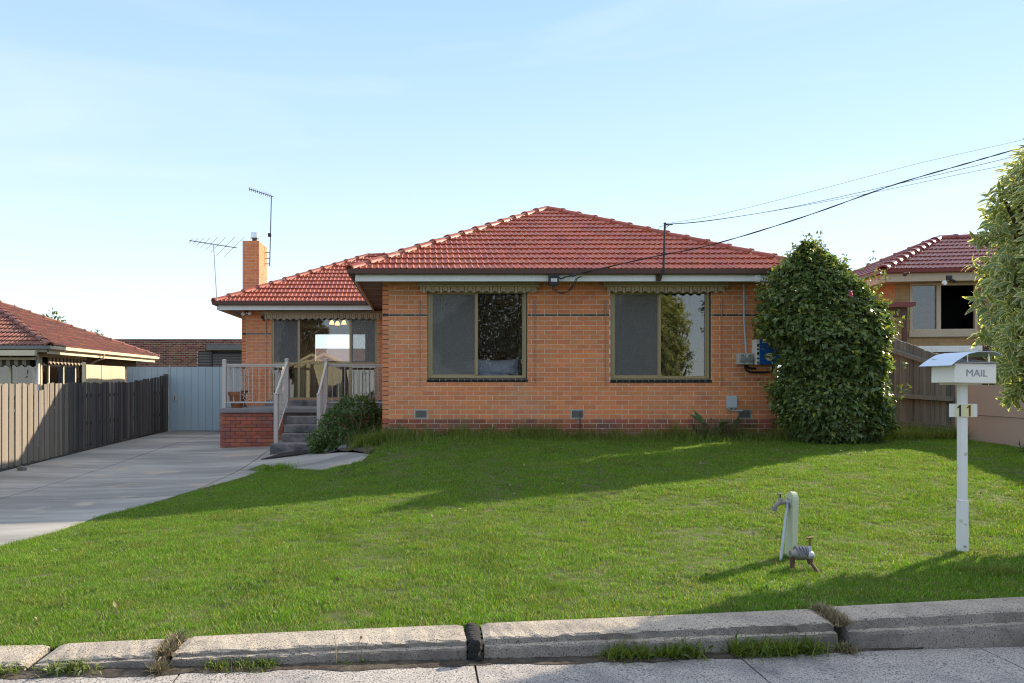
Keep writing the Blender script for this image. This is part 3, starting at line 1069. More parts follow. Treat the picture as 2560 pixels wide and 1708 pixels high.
# wing window wall
y0 = WY + .03
fr = MB()
x0, x1, z0, z1 = WW
for a in (x0, -3.09 - .03, -1.77 - .03, x1 - .06):
    fr.bbox(a, a + .06, y0, y0 + .06, z0, z1)
xs_ = [x0 + .06, -3.12, -3.06, -1.80, -1.74, x1 - .06]
for a, b in ((xs_[0], xs_[1]), (xs_[2], xs_[3]), (xs_[4], xs_[5])):
    fr.bbox(a, b, y0, y0 + .06, z0, z0 + .05)
    fr.bbox(a, b, y0, y0 + .06, 1.755, 1.80)
    fr.bbox(a, b, y0, y0 + .06, z1 - .05, z1)
wwin = fr.build("window", "window_frame", house)
for i, (a, b) in enumerate(((xs_[0], xs_[1]), (xs_[2], xs_[3]), (xs_[4], xs_[5]))):
    for c, dd in ((z0 + .05, 1.755), (1.80, z1 - .05)):
        MB().box(a, b, y0 + .028, y0 + .032, c, dd).build("pane", "window_glass_dark" if i == 0 else "window_glass", wwin)
    if i != 1:
        MB().box(a, b, y0 + .012, y0 + .013, 1.80, z1 - .05).build("fly_screen", "fly_screen", wwin)
drape(-1.42, -1.12, WY + .35, 1.8, 2.98, 0, 0, folds=5).build("curtain", "curtain", wwin, smooth=True)
drape(-3.74, -3.15, WY + .35, 1.8, 2.98, 0, 0, folds=7).build("curtain", "curtain", wwin, smooth=True)
fr = MB()
fr.bbox(rw[0], -2.35, RB + .02, RB + .08, rw[2], rw[2] + .04)
fr.bbox(-2.27, rw[1], RB + .02, RB + .08, rw[2], rw[2] + .04)
fr.build("window", "window_frame", house)

# awnings, rolled up, with a striped scalloped valance
def awning(x0, x1, ytop, z0, z1, zv, parent, period=.153):
    y = ytop
    b = MB()
    b.prism([(y, z0 + .02), (y - .13, z0), (y - .15, z0 + .01), (y - .15, z0 + .03), (y - .135, z0 + .04), (y - .13, z1 - .01), (y - .10, z1), (y, z1)], 'X', x0, x1)
    aw = b.build("awning", "awning_box", parent)
    for xx in (x0 - .012, x1):
        e = MB()
        e.prism([(y, z0 - .03), (y - .155, z0 - .03), (y - .155, z1), (y, z1)], 'X', xx, xx + .012)
        e.build("end_bracket", "awning_box", aw)
    vs = []
    fs = []
    n = int((x1 - x0 - .06) / .0128)
    edge = []
    for i in range(n + 1):
        x = x0 + .03 + (x1 - x0 - .06) * i / n
        ph = (x / period) % 1.0
        sc = .5 - .5 * math.cos(2 * math.pi * ph)
        yy = y - .125 + .008 * math.sin(x * 9)
        zb_ = zv + .036 - .036 * sc + .006 * math.sin(x * 2.3)
        vs += [(x, yy, z0 + .015), (x, yy + .006 * math.sin(x * 31), zb_)]
        edge.append((x, yy - .001, zb_))
        if i:
            k = 2 * i
            fs.append((k - 2, k - 1, k + 1, k))
    MB().add(vs, fs).build("valance", "valance_stripe", aw)
    MB().tube(edge, .0035, 5).build("valance_trim", "valance_edge", aw)
    return aw
a1 = awning(-.03, 2.17, FY - .005, 3.035, 3.135, 2.925, house)
a2 = awning(3.40, 5.62, FY - .005, 3.035, 3.135, 2.925, house)
a3 = awning(-3.97, -.71, WY - .005, 3.02, 3.10, 2.88, house, .16)
def awning_rod(x, parent, zt=2.80, zb_=1.20, y=FY - .03):
    r = MB()
    r.tube([(x, y, zb_), (x, y, zt)], .006, 6)
    r.tube([(x, y, zt - .28), (x, y - .004, zt - .20), (x, y, zt)], .012, 6)
    r.ball((x, y, zt - .26), .018, 8)
    r.ball((x + .005, y, zb_ + .12), .014, 8)
    r.build("awning_rod", "metal_tarnished", parent)
for x, p in ((0.0, a1), (2.125, a1), (3.43, a2), (5.575, a2)):
    awning_rod(x, p)
awning_rod(-3.91, a3, 2.83, .9, WY - .03)

# eaves
def eave_run(p, q, outn, parent, zs=3.08):
    """fascia board, gutter and soffit edge along p -> q (plan), outn pointing outwards"""
    p = Vector((p[0], p[1], 0))
    q = Vector((q[0], q[1], 0))
    n = Vector((outn[0], outn[1], 0))
    def strip(prof):
        vs = []
        e = (q - p).normalized()
        for base, s in ((p, -1), (q, 1)):
            for (d_, z) in prof:
                vs.append(base + n * d_ + e * s * max(d_, 0) + Vector((0, 0, z)))
        m = len(prof)
        return MB().add(vs, [tuple(range(m)), tuple(range(2 * m - 1, m - 1, -1))] + [(i, i + m, (i + 1) % m + m, (i + 1) % m) for i in range(m)])
    return strip
FX0, FX1 = HW - .49, HW + HL + .49
fy = FY - .52
for (p, q, n_, nm) in (((FX0, fy), (FX1, fy), (0, -1), 0), ((FX0, WY + 1), (FX0, fy), (-1, 0), 1), ((FX1, fy), (FX1, 26), (1, 0), 2)):
    st = eave_run(p, q, n_, house)
    st([(-.02, 3.08), (0, 3.08), (0, 3.225), (-.02, 3.225)]).build("fascia", "fascia_white", house)
    st([(.006, 3.20), (.07, 3.19), (.105, 3.205), (.115, 3.28), (.105, 3.285), (.09, 3.235), (.006, 3.235)]).build("gutter", "gutter_brown", house)
mb = MB()
for k in range(4):                                          # cover strips where fascia boards join
    pass
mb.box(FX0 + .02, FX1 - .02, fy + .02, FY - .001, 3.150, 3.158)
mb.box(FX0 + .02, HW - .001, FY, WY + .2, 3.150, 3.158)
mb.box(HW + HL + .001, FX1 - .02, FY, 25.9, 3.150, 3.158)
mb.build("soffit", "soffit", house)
mb = MB()
for k in range(1, 5):
    mb.box(FX0 + .02, HW - .002, FY + k * 1.0, FY + k * 1.0 + .03, 3.143, 3.151)
mb.box(HW, HW + HL, FY - .03, FY - .001, 3.125, 3.149)
mb.build("soffit_bead", "beige_trim", house)
wx0 = WL - .49
wfy = WY - .52
st = eave_run((wx0, wfy), (FX0 - .0, wfy), (0, -1), house)
st([(-.02, 3.08), (0, 3.08), (0, 3.225), (-.02, 3.225)]).build("fascia", "fascia_white", house)
st([(.006, 3.20), (.07, 3.19), (.105, 3.205), (.115, 3.28), (.105, 3.285), (.09, 3.235), (.006, 3.235)]).build("gutter", "gutter_brown", house)
st = eave_run((wx0, 26), (wx0, wfy), (-1, 0), house)
st([(-.02, 3.08), (0, 3.08), (0, 3.225), (-.02, 3.225)]).build("fascia", "fascia_white", house)
st([(.006, 3.20), (.07, 3.19), (.105, 3.205), (.115, 3.28), (.105, 3.285), (.09, 3.235), (.006, 3.235)]).build("gutter", "gutter_brown", house)
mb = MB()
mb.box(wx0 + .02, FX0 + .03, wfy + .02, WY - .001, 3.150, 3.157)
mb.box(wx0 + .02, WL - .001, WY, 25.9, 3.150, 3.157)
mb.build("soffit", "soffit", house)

# roof: underlay hips, interlocking tiles, ridge caps bedded in mortar
P_ = .49
EZ = 3.27
ang = math.atan(P_)
CP_, SP_ = math.cos(ang), math.sin(ang)
TW, TG, TL = .2105, .318, .352

def tile_bm():
    half = [(0, 0), (.52, .0), (.66, .008), (.78, .018), (.90, .016), (.97, .003)]
    prof = [(h * .5 + k * .5, z) for k in (0, 1) for (h, z) in half] + [(1.0, 0.0)]
    vs = []
    n = len(prof)
    for (v, lift) in ((0, .032), (TL, .004)):
        for (u, z) in prof:
            vs.append((u * TW, v, z + lift))
    for (u, z) in prof:
        vs.append((u * TW, 0.004, z + .004))
    fs = [(i, i + 1, n + i + 1, n + i) for i in range(n - 1)] + [(2 * n + i, 2 * n + i + 1, i + 1, i) for i in range(n - 1)]
    return vs, fs
TV, TF = tile_bm()

def tile_matrix(O, e, s, nn, u, v):
    p = O + e * u + s * v
    return Matrix(((e.x, s.x, nn.x, p.x), (e.y, s.y, nn.y, p.y), (e.z, s.z, nn.z, p.z), (0, 0, 0, 1)))

def slope_tiles(O, e, s, nn, width, vmax, left, right):
    """left/right: True where a 45 degree hip clips that end; yields (matrix, local clip planes or None)"""
    out = []
    CP_ = math.hypot(s.x, s.y)
    nv = int(math.ceil(vmax / TG))
    for j in range(nv):
        v = j * TG
        for i in range(int(math.ceil(width / TW))):
            u = i * TW
            cl = []
            dead = False
            for flag, sgn, ref in ((left, 1, 0.0), (right, -1, width)):
                if not flag:
                    continue
                # inside: sgn*(u - ref) - v*CP_ >= 0
                vals = [sgn * (uu - ref) - vv * CP_ for uu in (u, u + TW) for vv in (v, v + TL)]
                if max(vals) <= 0:
                    dead = True
                elif min(vals) < 0:
                    cl.append((Vector((ref - u, -v, 0)), Vector((sgn, -CP_, 0))))
            if u + TW > width + .12:
                dead = True
            if v + TL > vmax + .02:
                cl.append((Vector((0, vmax - v, 0)), Vector((0, -1, 0))))
            if dead:
                continue
            out.append((tile_matrix(O, e, s, nn, u, v), cl))
    return out

def clipped_tile(cl):
    bm = bmesh.new()
    vv = [bm.verts.new(p) for p in TV]
    for f_ in TF:
        bm.faces.new([vv[i] for i in f_])
    for (co, no) in cl:
        bmesh.ops.bisect_plane(bm, geom=bm.verts[:] + bm.edges[:] + bm.faces[:], plane_co=co, plane_no=no, clear_inner=True)
    bm.verts.index_update()
    vs = [v.co.copy() for v in bm.verts]
    fs = [[v.index for v in f_.verts] for f_ in bm.faces]
    bm.free()
    return vs, fs

def wobble(M, a=.004):
    return M @ Matrix.Translation((rng.uniform(-.002, .002), rng.uniform(-a, a), rng.uniform(-.002, .002))) @ Matrix.Rotation(rng.uniform(-.006, .006), 4, 'Z')

def tile_part(name, tiles, parent, material, individual):
    """individual tiles as objects sharing one mesh; otherwise one joined part"""
    if individual:
        me = MB().add(TV, TF).mesh("roof_tile", material, smooth=True)
        for M, cl in tiles:
            if not cl:
                sharedobj("roof_tile", me, parent, wobble(M))
            else:
                vs, fs = clipped_tile(cl)
                if fs:
                    sharedobj("roof_tile", MB().add(vs, fs).mesh("roof_tile", material, smooth=True), parent, M)
    else:
        mb = MB()
        for M, cl in tiles:
            vs, fs = (TV, TF) if not cl else clipped_tile(cl)
            MM = wobble(M)
            mb.add([MM @ Vector(p) for p in vs], fs)
        o = mb.build(name, material, parent, smooth=True, kind="stuff")

def caps(a, b, parent, material="ridge_tile", step=.44, r=.088, bed="bedding", lift=.02):
    a = Vector(a)
    b = Vector(b)
    L = (b - a).length
    d = (b - a) / L
    side = d.cross(Vector((0, 0, 1))).normalized()
    up = side.cross(d).normalized()
    n = max(2, round(L / step))
    st_ = L / n
    vs = []
    fs = []
    rings = [(-.03, 1.13, .010), (.02, 1.13, .010), (.035, 1.03, .003), (st_ + .03, .92, -.004)]
    seg = 8
    for (y, k, lf) in rings:
        for i in range(seg + 1):
            t_ = math.pi * (i / seg) * 1.06 - .03 * math.pi
            vs.append((r * k * math.cos(t_) * 1.1, y, r * k * math.sin(t_) * .85 + lf - .03))
    vs2 = len(vs)
    for i in range(seg + 1):
        t_ = math.pi * (i / seg)
        vs.append((r * .9 * math.cos(t_), -.028, r * .7 * math.sin(t_) - .03))
    m = seg + 1
    for j in range(3):
        for i in range(seg):
            fs.append((j * m + i, j * m + i + 1, (j + 1) * m + i + 1, (j + 1) * m + i))
    for i in range(seg):
        fs.append((vs2 + i, vs2 + i + 1, i + 1, i))
    me = MB().add(vs, fs).mesh("ridge_tile", material, smooth=True)
    for k in range(n):
        p = a + d * (k * st_) + up * lift
        M = Matrix(((side.x, d.x, up.x, p.x), (side.y, d.y, up.y, p.y), (side.z, d.z, up.z, p.z), (0, 0, 0, 1)))
        sharedobj("ridge_tile", me, parent, M @ Matrix.Rotation(rng.uniform(-.02, .02), 4, 'Z') @ Matrix.Rotation(rng.uniform(-.012, .012), 4, 'X'))
    if bed:
        mb = MB()
        N_ = max(6, int(L / .05))
        for sg in (-1, 1):
            vv = []
            ff = []
            for i in range(N_ + 1):
                p = a + d * (L * i / N_)
                wv = r * 1.12 + rng.uniform(-.012, .016)
                vv += [p + side * sg * r * .6 + up * (lift + .03), p + side * sg * wv + up * (lift - .045 - r * .2 + rng.uniform(-.006, .006))]
                if i:
                    k = 2 * i
                    ff.append((k - 2, k - 1, k + 1, k))
            mb.add(vv, ff)
        mb.build("mortar_bedding", bed, parent)

EX0, EX1, EY = FX0 - .085, FX1 + .085, fy - .085
hw_ = (EX1 - EX0) / 2
APX = Vector(((EX0 + EX1) / 2, EY + hw_, EZ + P_ * hw_))
RBK = 27.0
mb = MB()
dn = Vector((0, 0, -.012))
A_ = [Vector((EX0 + .09, EY + .09, EZ)) , Vector((EX1 - .09, EY + .09, EZ)), APX + dn * 4, Vector((APX.x, RBK, APX.z)) + dn * 4, Vector((EX0 + .09, RBK, EZ)), Vector((EX1 - .09, RBK, EZ))]
mb.add(A_, [(0, 1, 2), (0, 2, 3, 4), (1, 5, 3, 2), (4, 3, 5)])
roof = mb.build("roof", "soffit", house)
e_, s_, n_ = XV, Vector((0, CP_, SP_)), Vector((0, -SP_, CP_))
front_t = slope_tiles(Vector((EX0, EY, EZ)), e_, s_, n_, EX1 - EX0, hw_ / CP_, True, True)
front_t.sort(key=lambda q: q[0].translation.y)
tile_part("roof_tile_field", front_t[:300], roof, "roof_tile", True)
if front_t[300:]:
    tile_part("roof_tile_field", front_t[300:], roof, "roof_tile", False)
# left slope (faces -X) and right slope
ls = slope_tiles(Vector((EX0, RBK, EZ)), -YV, Vector((CP_, 0, SP_)), Vector((-SP_, 0, CP_)), RBK - EY, hw_ / CP_, False, True)
rs = slope_tiles(Vector((EX1, EY, EZ)), YV, Vector((-CP_, 0, SP_)), Vector((SP_, 0, CP_)), RBK - EY, hw_ / CP_, True, False)
tile_part("roof_tile_field", ls, roof, "roof_tile", False)
tile_part("roof_tile_field", rs, roof, "roof_tile", False)
caps((EX0 + .03, EY + .03, EZ + .03), APX, roof)
caps((EX1 - .03, EY + .03, EZ + .03), APX, roof)
caps((APX.x, RBK, APX.z), APX + Vector((0, .1, 0)), roof)
# wing roof
GX0, GY = wx0 - .085, wfy - .085
hwg = 3.594
AW = Vector((GX0 + hwg, GY + hwg, EZ + P_ * hwg))
mb = MB()
B_ = [Vector((GX0 + .09, GY + .09, EZ)), Vector((2.5, GY + .09, EZ)), Vector((2.5, AW.y, AW.z - .05)), AW + dn * 4, Vector((GX0 + .09, GY + 2 * hwg, EZ)), Vector((2.5, GY + 2 * hwg, EZ))]
mb.add(B_, [(0, 1, 2, 3), (0, 3, 4), (4, 3, 2, 5)])
wroof = mb.build("roof", "soffit", house)
wt = slope_tiles(Vector((GX0, GY, EZ)), e_, s_, n_, 2.4 - GX0, hwg / CP_, True, False)
wt = [q for q in wt if q[0].translation.x - EX0 < (q[0].translation.y - GY) + .5]
tile_part("roof_tile_field", wt, wroof, "roof_tile", False)
wl_t = slope_tiles(Vector((GX0, GY + 2 * hwg, EZ)), -YV, Vector((CP_, 0, SP_)), Vector((-SP_, 0, CP_)), 2 * hwg, hwg / CP_, True, True)
tile_part("roof_tile_field", wl_t, wroof, "roof_tile", False)
caps((GX0 + .03, GY + .03, EZ + .03), AW, wroof)
caps((GX0 + .03, GY + 2 * hwg - .03, EZ + .03), AW, wroof)
caps((1.2, AW.y, AW.z), AW, wroof)

# chimney with cowl
CX0, CX1, CY0, CY1, CZ = -4.906, -4.448, 20.9, 22.0, 5.217
mb = MB()
mb.box(CX0 + .006, CX1 - .006, CY0 + .006, CY1 - .006, -.2, CZ - .01)
ch = mb.build("chimney", "mortar", house)
cc = [(CZ - PITCH * (k + 1), CZ - PITCH * (k + 1) + BH) for k in range(26)]
mb = MB()
for (Oc, U, N, L) in ((Vector((CX0, CY0 + .006, 0)), XV, -YV, CX1 - CX0), (Vector((CX1 - .006, CY0, 0)), YV, XV, CY1 - CY0), (Vector((CX0 + .006, CY1, 0)), -YV, -XV, CY1 - CY0)):
    for r in brick_boxes(L, cc, [], 1):
        brick_add(mb, Oc, U, N, r)
mb.build("brickwork", "brick_orange", ch, kind="stuff")
mb = MB()
mb.lathe((-4.68, 21.4, CZ - .01), [(.07, 0), (.07, .16)], 14)
mb.build("flue", "metal_dark", ch)
mb = MB()
mb.lathe((-4.68, 21.4, CZ + .14), [(.06, 0), (.12, .0), (.125, .02), (.108, .03), (.108, .17), (.10, .18)], 18)
mb.build("cowl", "metal_alu", ch, smooth=True)

# vents in the plinth
for (a, b, c, dd) in VENTS:
    fr = MB()
    fr.box(a + .004, a + .02, FY - .014, FY + .004, c, dd - .004)
    fr.box(b - .02, b - .004, FY - .014, FY + .004, c, dd - .004)
    fr.box(a + .02, b - .02, FY - .014, FY + .004, c, c + .014)
    fr.box(a + .02, b - .02, FY - .014, FY + .004, dd - .018, dd - .004)
    v = fr.build("air_vent", "metal_galv", house)
    gb = MB()
    gb.box(a + .02, b - .02, FY - .002, FY + .002, c + .014, dd - .018)
    gb.build("vent_backing", "black_plastic", v)
    gr = MB()
    for k in range(9):
        z = c + .02 + k * .0145
        gr.box(a + .02, b - .02, FY - .008, FY - .004, z, z + .005)
    for k in range(13):
        x = a + .028 + k * .0155
        gr.box(x, x + .004, FY - .0095, FY - .0045, c + .014, dd - .018)
    gr.build("vent_grille", "metal_tarnished", v)

# ================================================================== PORCH, STEPS, RAILINGS
PY = 17.23
FLOOR = .70
porch = thing("porch", "raised concrete porch on a red brick base with grey steps, left of the front block", "porch", (-2.6, PY, -.2))
mb = MB()
mb.box(WL + .03, -3.09, PY + .03, WY - .01, -.35, .588)
mb.box(-3.09, HW - .01, PY + .03, WY - .01, -.35, .588)
mb.build("core", "mortar_dark", porch)
pc = [(.588 - .0835 * (k + 1), .588 - .0835 * (k + 1) + .074) for k in range(10)]
bmp = None
tmpb = MB()
brick_add(tmpb, Vector((0, 0, 0)), XV, -YV, (0, .23, 0, .074), .01, jit=0)
bmp = tmpb.mesh("brick", "brick_porch")
for (xo, L) in ((WL - .03, 1.45), (-2.04, 1.34)):
    mb = MB()
    for r in brick_boxes(L, pc, [], 0):
        if r[4] and xo < -3:
            sharedobj("brick", bmp, porch, Matrix.Translation((xo + r[0] + rng.uniform(-.003, .003), PY + .028 + rng.uniform(-.004, .004), r[2])))
        else:
            brick_add(mb, Vector((xo, PY + .03, 0)), XV, -YV, r, .01, .003)
    mb.build("brickwork", "brick_porch", porch, kind="stuff")
mb = MB()
for r in brick_boxes(1.9, pc, [], 1):
    brick_add(mb, Vector((WL - .03 + .03, PY + 1.95, 0)), -YV, -XV, r, .01, .003)
mb.build("brickwork", "brick_porch", porch, kind="stuff")
mb = MB()
mb.bbox(WL - .05, HW - .01, PY - .03, WY - .01, .59, FLOOR, .012)
mb.build("slab", "concrete_slab_edge", porch)
mb = MB()
mb.bbox(WW[0] - .1, HW - .02, WY - .36, WY - .012, FLOOR - .02, .845, .01)
mb.build("door_step", "concrete_step", porch)
SX0, SX1 = -2.985, -2.10
for k, (zt, yf) in enumerate(((.525, 16.91), (.35, 16.59), (.175, 16.27))):
    mb = MB()
    mb.bbox(SX0, SX1, yf, PY + .01, zt - .175 - (.3 if k == 2 else .0), zt, .012)
    mb.build("step", "concrete_step", porch)
mb = MB()
mb.bbox(-3.13, -1.98, 15.76, 16.9, -.30, 0.0, .014)
mb.build("landing", "concrete_step", porch)
mb = MB()                                                   # sloping cheek beside the steps
for xx in (SX1,):
    mb.prism([(15.95, .02), (15.95, -.2), (PY, -.2), (PY, .70)], 'X', xx + .001, xx + .05)
mb.build("stair_cheek", "concrete_step", porch)

def ornament(mb, c, U, zb_, zt):
    """cast iron baluster panel: twin colonettes, hearts below, scrolls above"""
    h = zt - zb_
    def P(u, t):
        return c + U * u + Vector((0, 0, zb_ + h * t))
    r = .0065
    for s in (-1, 1):
        mb.tube([P(s * .047, .22), P(s * .047, .80)], .009, 6)
        for t in (.26, .46, .66, .72, .78):
            mb.lathe(P(s * .047, t), [(.006, -.010), (.017, 0), (.006, .010)], 7)
        mb.tube([P(0, .0), P(s * .04, .05), P(s * .072, .10), P(s * .06, .145), P(s * .025, .14), P(0, .10), P(s * .018, .07)], r, 5)
        mb.tube([P(s * .047, .22), P(s * .085, .21), P(s * .082, .17), P(s * .05, .165), P(s * .02, .19), P(0, .16)], r, 5)
        mb.tube([P(s * .047, .80), P(s * .06, .86), P(s * .03, .88), P(s * .01, .84), P(s * .035, .81)], r, 5)
        mb.tube([P(s * .06, .86), P(s * .03, .93), P(0, .955), P(s * .02, .90), P(s * .05, .83)], r, 5)
    mb.tube([P(0, .94), P(0, 1.0)], .008, 6)
    mb.lathe(P(0, .96), [(.005, -.012), (.02, 0), (.005, .012)], 7)
    mb.tube([P(-.02, .15), P(0, .17), P(.02, .15), P(0, .08), P(-.02, .15)], .005, 5)

def post(x, y, z0, z1, parent, s=.042):
    b = MB()
    b.bbox(x - s, x + s, y - s, y + s, z0, z1 - .02, .004)
    p = b.build("post", "rail_paint", parent)
    c = MB()
    c.lathe((x, y, z1 - .021), [(s * 1.25, 0), (s * 1.3, .012), (s * 1.1, .024), (s * .6, .031), (.002, .034)], 10)
    c.build("post_cap", "rail_paint", p, smooth=True)

def level_rail(name_label, a, b, pattern, posts, rail=(.81, 1.706)):
    """a, b plan points; pattern: list of (fraction, is_ornament)"""
    a = Vector((a[0], a[1], 0))
    b = Vector((b[0], b[1], 0))
    U = (b - a).normalized()
    N = U.cross(Vector((0, 0, 1)))
    root = thing("railing", name_label, "railing", ((a + b) / 2) + Vector((0, 0, FLOOR)), "porch railings")
    def bar(p, q, hw, z0, z1, nm):
        vs = [p + N * hw, p - N * hw, q - N * hw, q + N * hw]
        mb = MB()
        mb.add([v + Vector((0, 0, z)) for z in (z0, z1) for v in vs], [(0, 1, 2, 3), (7, 6, 5, 4), (0, 4, 5, 1), (1, 5, 6, 2), (2, 6, 7, 3), (3, 7, 4, 0)])
        mb.build(nm, "rail_paint", root)
    zb_, zt = rail
    bar(a, b, .026, zt - .03, zt, "top_rail")
    bar(a, b, .018, zt - .062, zt - .03, "rail_channel")
    bar(a, b, .017, zb_, zb_ + .036, "bottom_rail")
    L = (b - a).length
    for (u, orn) in pattern:
        c = a + U * u
        mb = MB()
        if orn:
            ornament(mb, c, U, zb_ + .03, zt - .055)
            mb.build("ornamental_panel", "rail_paint", root, smooth=True)
        else:
            mb.box(-.008, .008, -.008, .008, zb_ + .03, zt - .055, Matrix.Translation((c.x, c.y, 0)))
            mb.build("baluster", "rail_paint", root)
    for (x, y, z0, z1) in posts:
        post(x, y, z0, z1, root)
    return root
XL, XR = -4.47, -3.045
sp = .144
level_rail("front porch railing over the brick base with terracotta pot behind", (XL, PY + .05), (XR, PY + .05),
           [(sp * (k + .5) , k in (3, 7)) for k in range(10) if sp * (k + .5) < XR - XL - .03], [(XL, PY + .05, FLOOR, 1.80), (XR, PY + .05, FLOOR, 1.82)])
level_rail("side porch railing running back from the corner post to the wall", (XL, PY + .10), (XL, WY - .02),
           [(sp * (k + .5), k in (3, 7, 11)) for k in range(12)], [])
XR2 = -2.15
level_rail("porch railing between the steps and front block behind the shrub", (XR2, PY + .05), (HW - .01, PY + .05),
           [(sp * (k + 1), k in (3, 7)) for k in range(9)], [(XR2, PY + .05, FLOOR, 1.82)])
def stair_rail(x, label):
    root = thing("railing", label, "railing", (x, 16.0, 0), "porch railings")
    ya, yb = 15.95, PY + .01
    za, zb_ = 1.04, 1.72
    post(x, ya, -.006, za + .005, root, .043)
    mb = MB()
    mb.tube([(x, ya - .03, za + .0), (x, yb - .02, zb_)], .03, 8)
    mb.build("handrail", "gate_metal" if False else "rail_paint", root, smooth=True)
    mb = MB()
    mb.prism([(ya, .14), (ya, .175), (yb, .845), (yb, .81)], 'X', x - .015, x + .015)
    mb.build("bottom_rail", "rail_paint", root)
    for k in range(8):
        t = (k + .7) / 8.4
        y = ya + (yb - ya) * t
        z0 = .15 + (.82 - .15) * t
        z1 = za - .02 + (zb_ - za) * t
        mb = MB()
        if k == 3:
            ornament(mb, Vector((x, y, 0)), YV, z0, z1)
            mb.build("ornamental_panel", "rail_paint", root, smooth=True)
        else:
            mb.box(x - .008, x + .008, y - .008, y + .008, z0, z1)
            mb.build("baluster", "rail_paint", root)
stair_rail(-3.035, "sloping stair railing beside the brick base, left of the steps")
stair_rail(-2.13, "sloping stair railing beside the leafy shrub, right of the steps")

mb = MB()
for (x, y) in ((0, 0),):
    n = 14
    for i in range(n):
        ya, yb = 15.08 + i * .045, 15.08 + (i + 1) * .045 - .004
        xa = -3.17 + .02 * i
        vs = []
        for (x, y, z) in ((xa, ya, 0), (-2.02, ya + .03, 0), (-2.02, yb + .03, 0), (xa + .02, yb, 0)):
            vs.append((x, y, ground(x, y) + .004))
        vs += [(p[0], p[1], p[2] + .014) for p in vs]
        mb.add(vs, [(0, 1, 2, 3), (7, 6, 5, 4), (0, 4, 5, 1), (1, 5, 6, 2), (2, 6, 7, 3), (3, 7, 4, 0)])
solo(mb, "rubber_mat", "rubber", "flat black rubber mat lying on the concrete at the foot of the steps", "mat")

def pot(x, y, z, r, h, label, plant=False):
    p = thing("flower_pot", label, "flower pot", (x, y, z), "pots on the porch")
    mb = MB()
    mb.lathe((x, y, z), [(r * .62, 0), (r * .88, h * .76), (r * .9, h * .76), (r, h * .77), (r, h), (r * .9, h), (r * .85, h * .85), (.01, h * .84)], 20)
    mb.build("pot_body", "terracotta", p, smooth=True)
    mb = MB()
    mb.lathe((x, y, z + h * .84), [(r * .84, .0), (.01, .02)], 14)
    mb.build("potting_soil", "dirt", p)
pot(-4.22, 17.44, FLOOR, .20, .37, "terracotta flower pot standing behind the front porch railing")
b = thing("hanging_basket", "dark brown bowl standing on a small stand behind the terracotta pot", "bowl", (-4.17, 18.0, FLOOR))
mb = MB()
mb.lathe((-4.17, 18.0, FLOOR), [(.10, 0), (.02, .03), (.02, .32), (.03, .34)], 12)
mb.build("stand", "metal_dark", b, smooth=True)
mb = MB()
mb.lathe((-4.17, 18.0, FLOOR + .33), [(.03, 0), (.08, .02), (.105, .06), (.10, .062), (.01, .04)], 16)
mb.build("bowl", "wood_brown", b, smooth=True)

# ================================================================== FENCES AND GATE ON THE LEFT
fence = thing("paling_fence", "weathered grey timber paling fence along the left of the driveway", "fence", (-7.6, 15, -.3))
y = 9.2
pal = 0
def paling_mesh(w_, h, top):
    b = MB()
    q = w_ / 2
    a, bb, c, d = (rng.uniform(-.012, .012) for _ in range(4))
    vs = [(0, -q, 0), (0, q, 0), (0, q, h + a), (0, -q, h + bb), (-.018, -q, 0), (-.018, q, 0), (-.018, q, h + a), (-.018, -q, h + bb)]
    b.add(vs, [(0, 1, 2, 3), (7, 6, 5, 4), (0, 4, 5, 1), (1, 5, 6, 2), (2, 6, 7, 3), (3, 7, 4, 0)])
    return b
def fence_top(yy):
    if yy < 14.90:
        z = 1.255
    elif yy < 15.22:
        z = 1.13
    elif yy < 17.0:
        z = 1.27
    elif yy < 18.0:
        z = 1.275
    elif yy < 20:
        z = 1.29
    else:
        z = 1.32 + (yy - 20) / 2.6 * .19
    return z + rng.uniform(-.02, .016) - (rng.uniform(.03, .08) if rng.random() < .06 else 0)
meshes = {}
while y < 22.55:
    wd = rng.choice((.085, .10, .10, .115))
    g0 = ground(-7.6, y)
    gap = rng.uniform(.02, .06)
    zt = fence_top(y)
    if abs(y - 17.9) < .06:
        wd = .06
    b = paling_mesh(wd, zt - g0 - gap, zt)
    me = b.mesh("paling", "wood_shaded" if y > 16.4 and rng.random() < .96 else ("wood_dark" if y > 16.0 and rng.random() < .6 else "wood_grey"))
    tilt = rng.gauss(0, .010)
    sharedobj("paling", me, fence, Matrix.Translation((-7.6 + (.016 if pal % 2 else 0) + rng.uniform(-.004, .004), y + wd / 2, g0 + gap)) @ Matrix.Rotation(tilt, 4, 'X'))
    pal += 1
    y += wd + rng.choice((-.002, .006, .010, .018))
for zz in (.35, .98):
    mb = MB()
    for k in range(5):
        ya = 9.2 + k * 2.7
        yb = min(22.6, ya + 2.7)
        mb.box(-7.67, -7.625, ya, yb, zz - .04, zz + .04)
    mb.build("fence_rail", "wood_dark", fence)
for k in range(6):
    yy = 9.3 + k * 2.66
    mb = MB()
    mb.box(-7.76, -7.67, yy - .05, yy + .05, -.6, 1.2)
    mb.build("fence_post", "wood_dark", fence)
mb = MB()
mb.bbox(-7.66, -7.55, 22.56, 22.66, -.4, 1.545, .008)
mb.build("fence_post", "wood_dark", fence)
mb = MB()
for k in range(6):
    ya = 9.2 + k * 2.25
    mb.box(-7.63, -7.606, ya, min(22.5, ya + 2.24), ground(-7.6, ya) - .1, ground(-7.6, ya + 1) + .05)
mb.build("plinth_board", "wood_dark", fence)

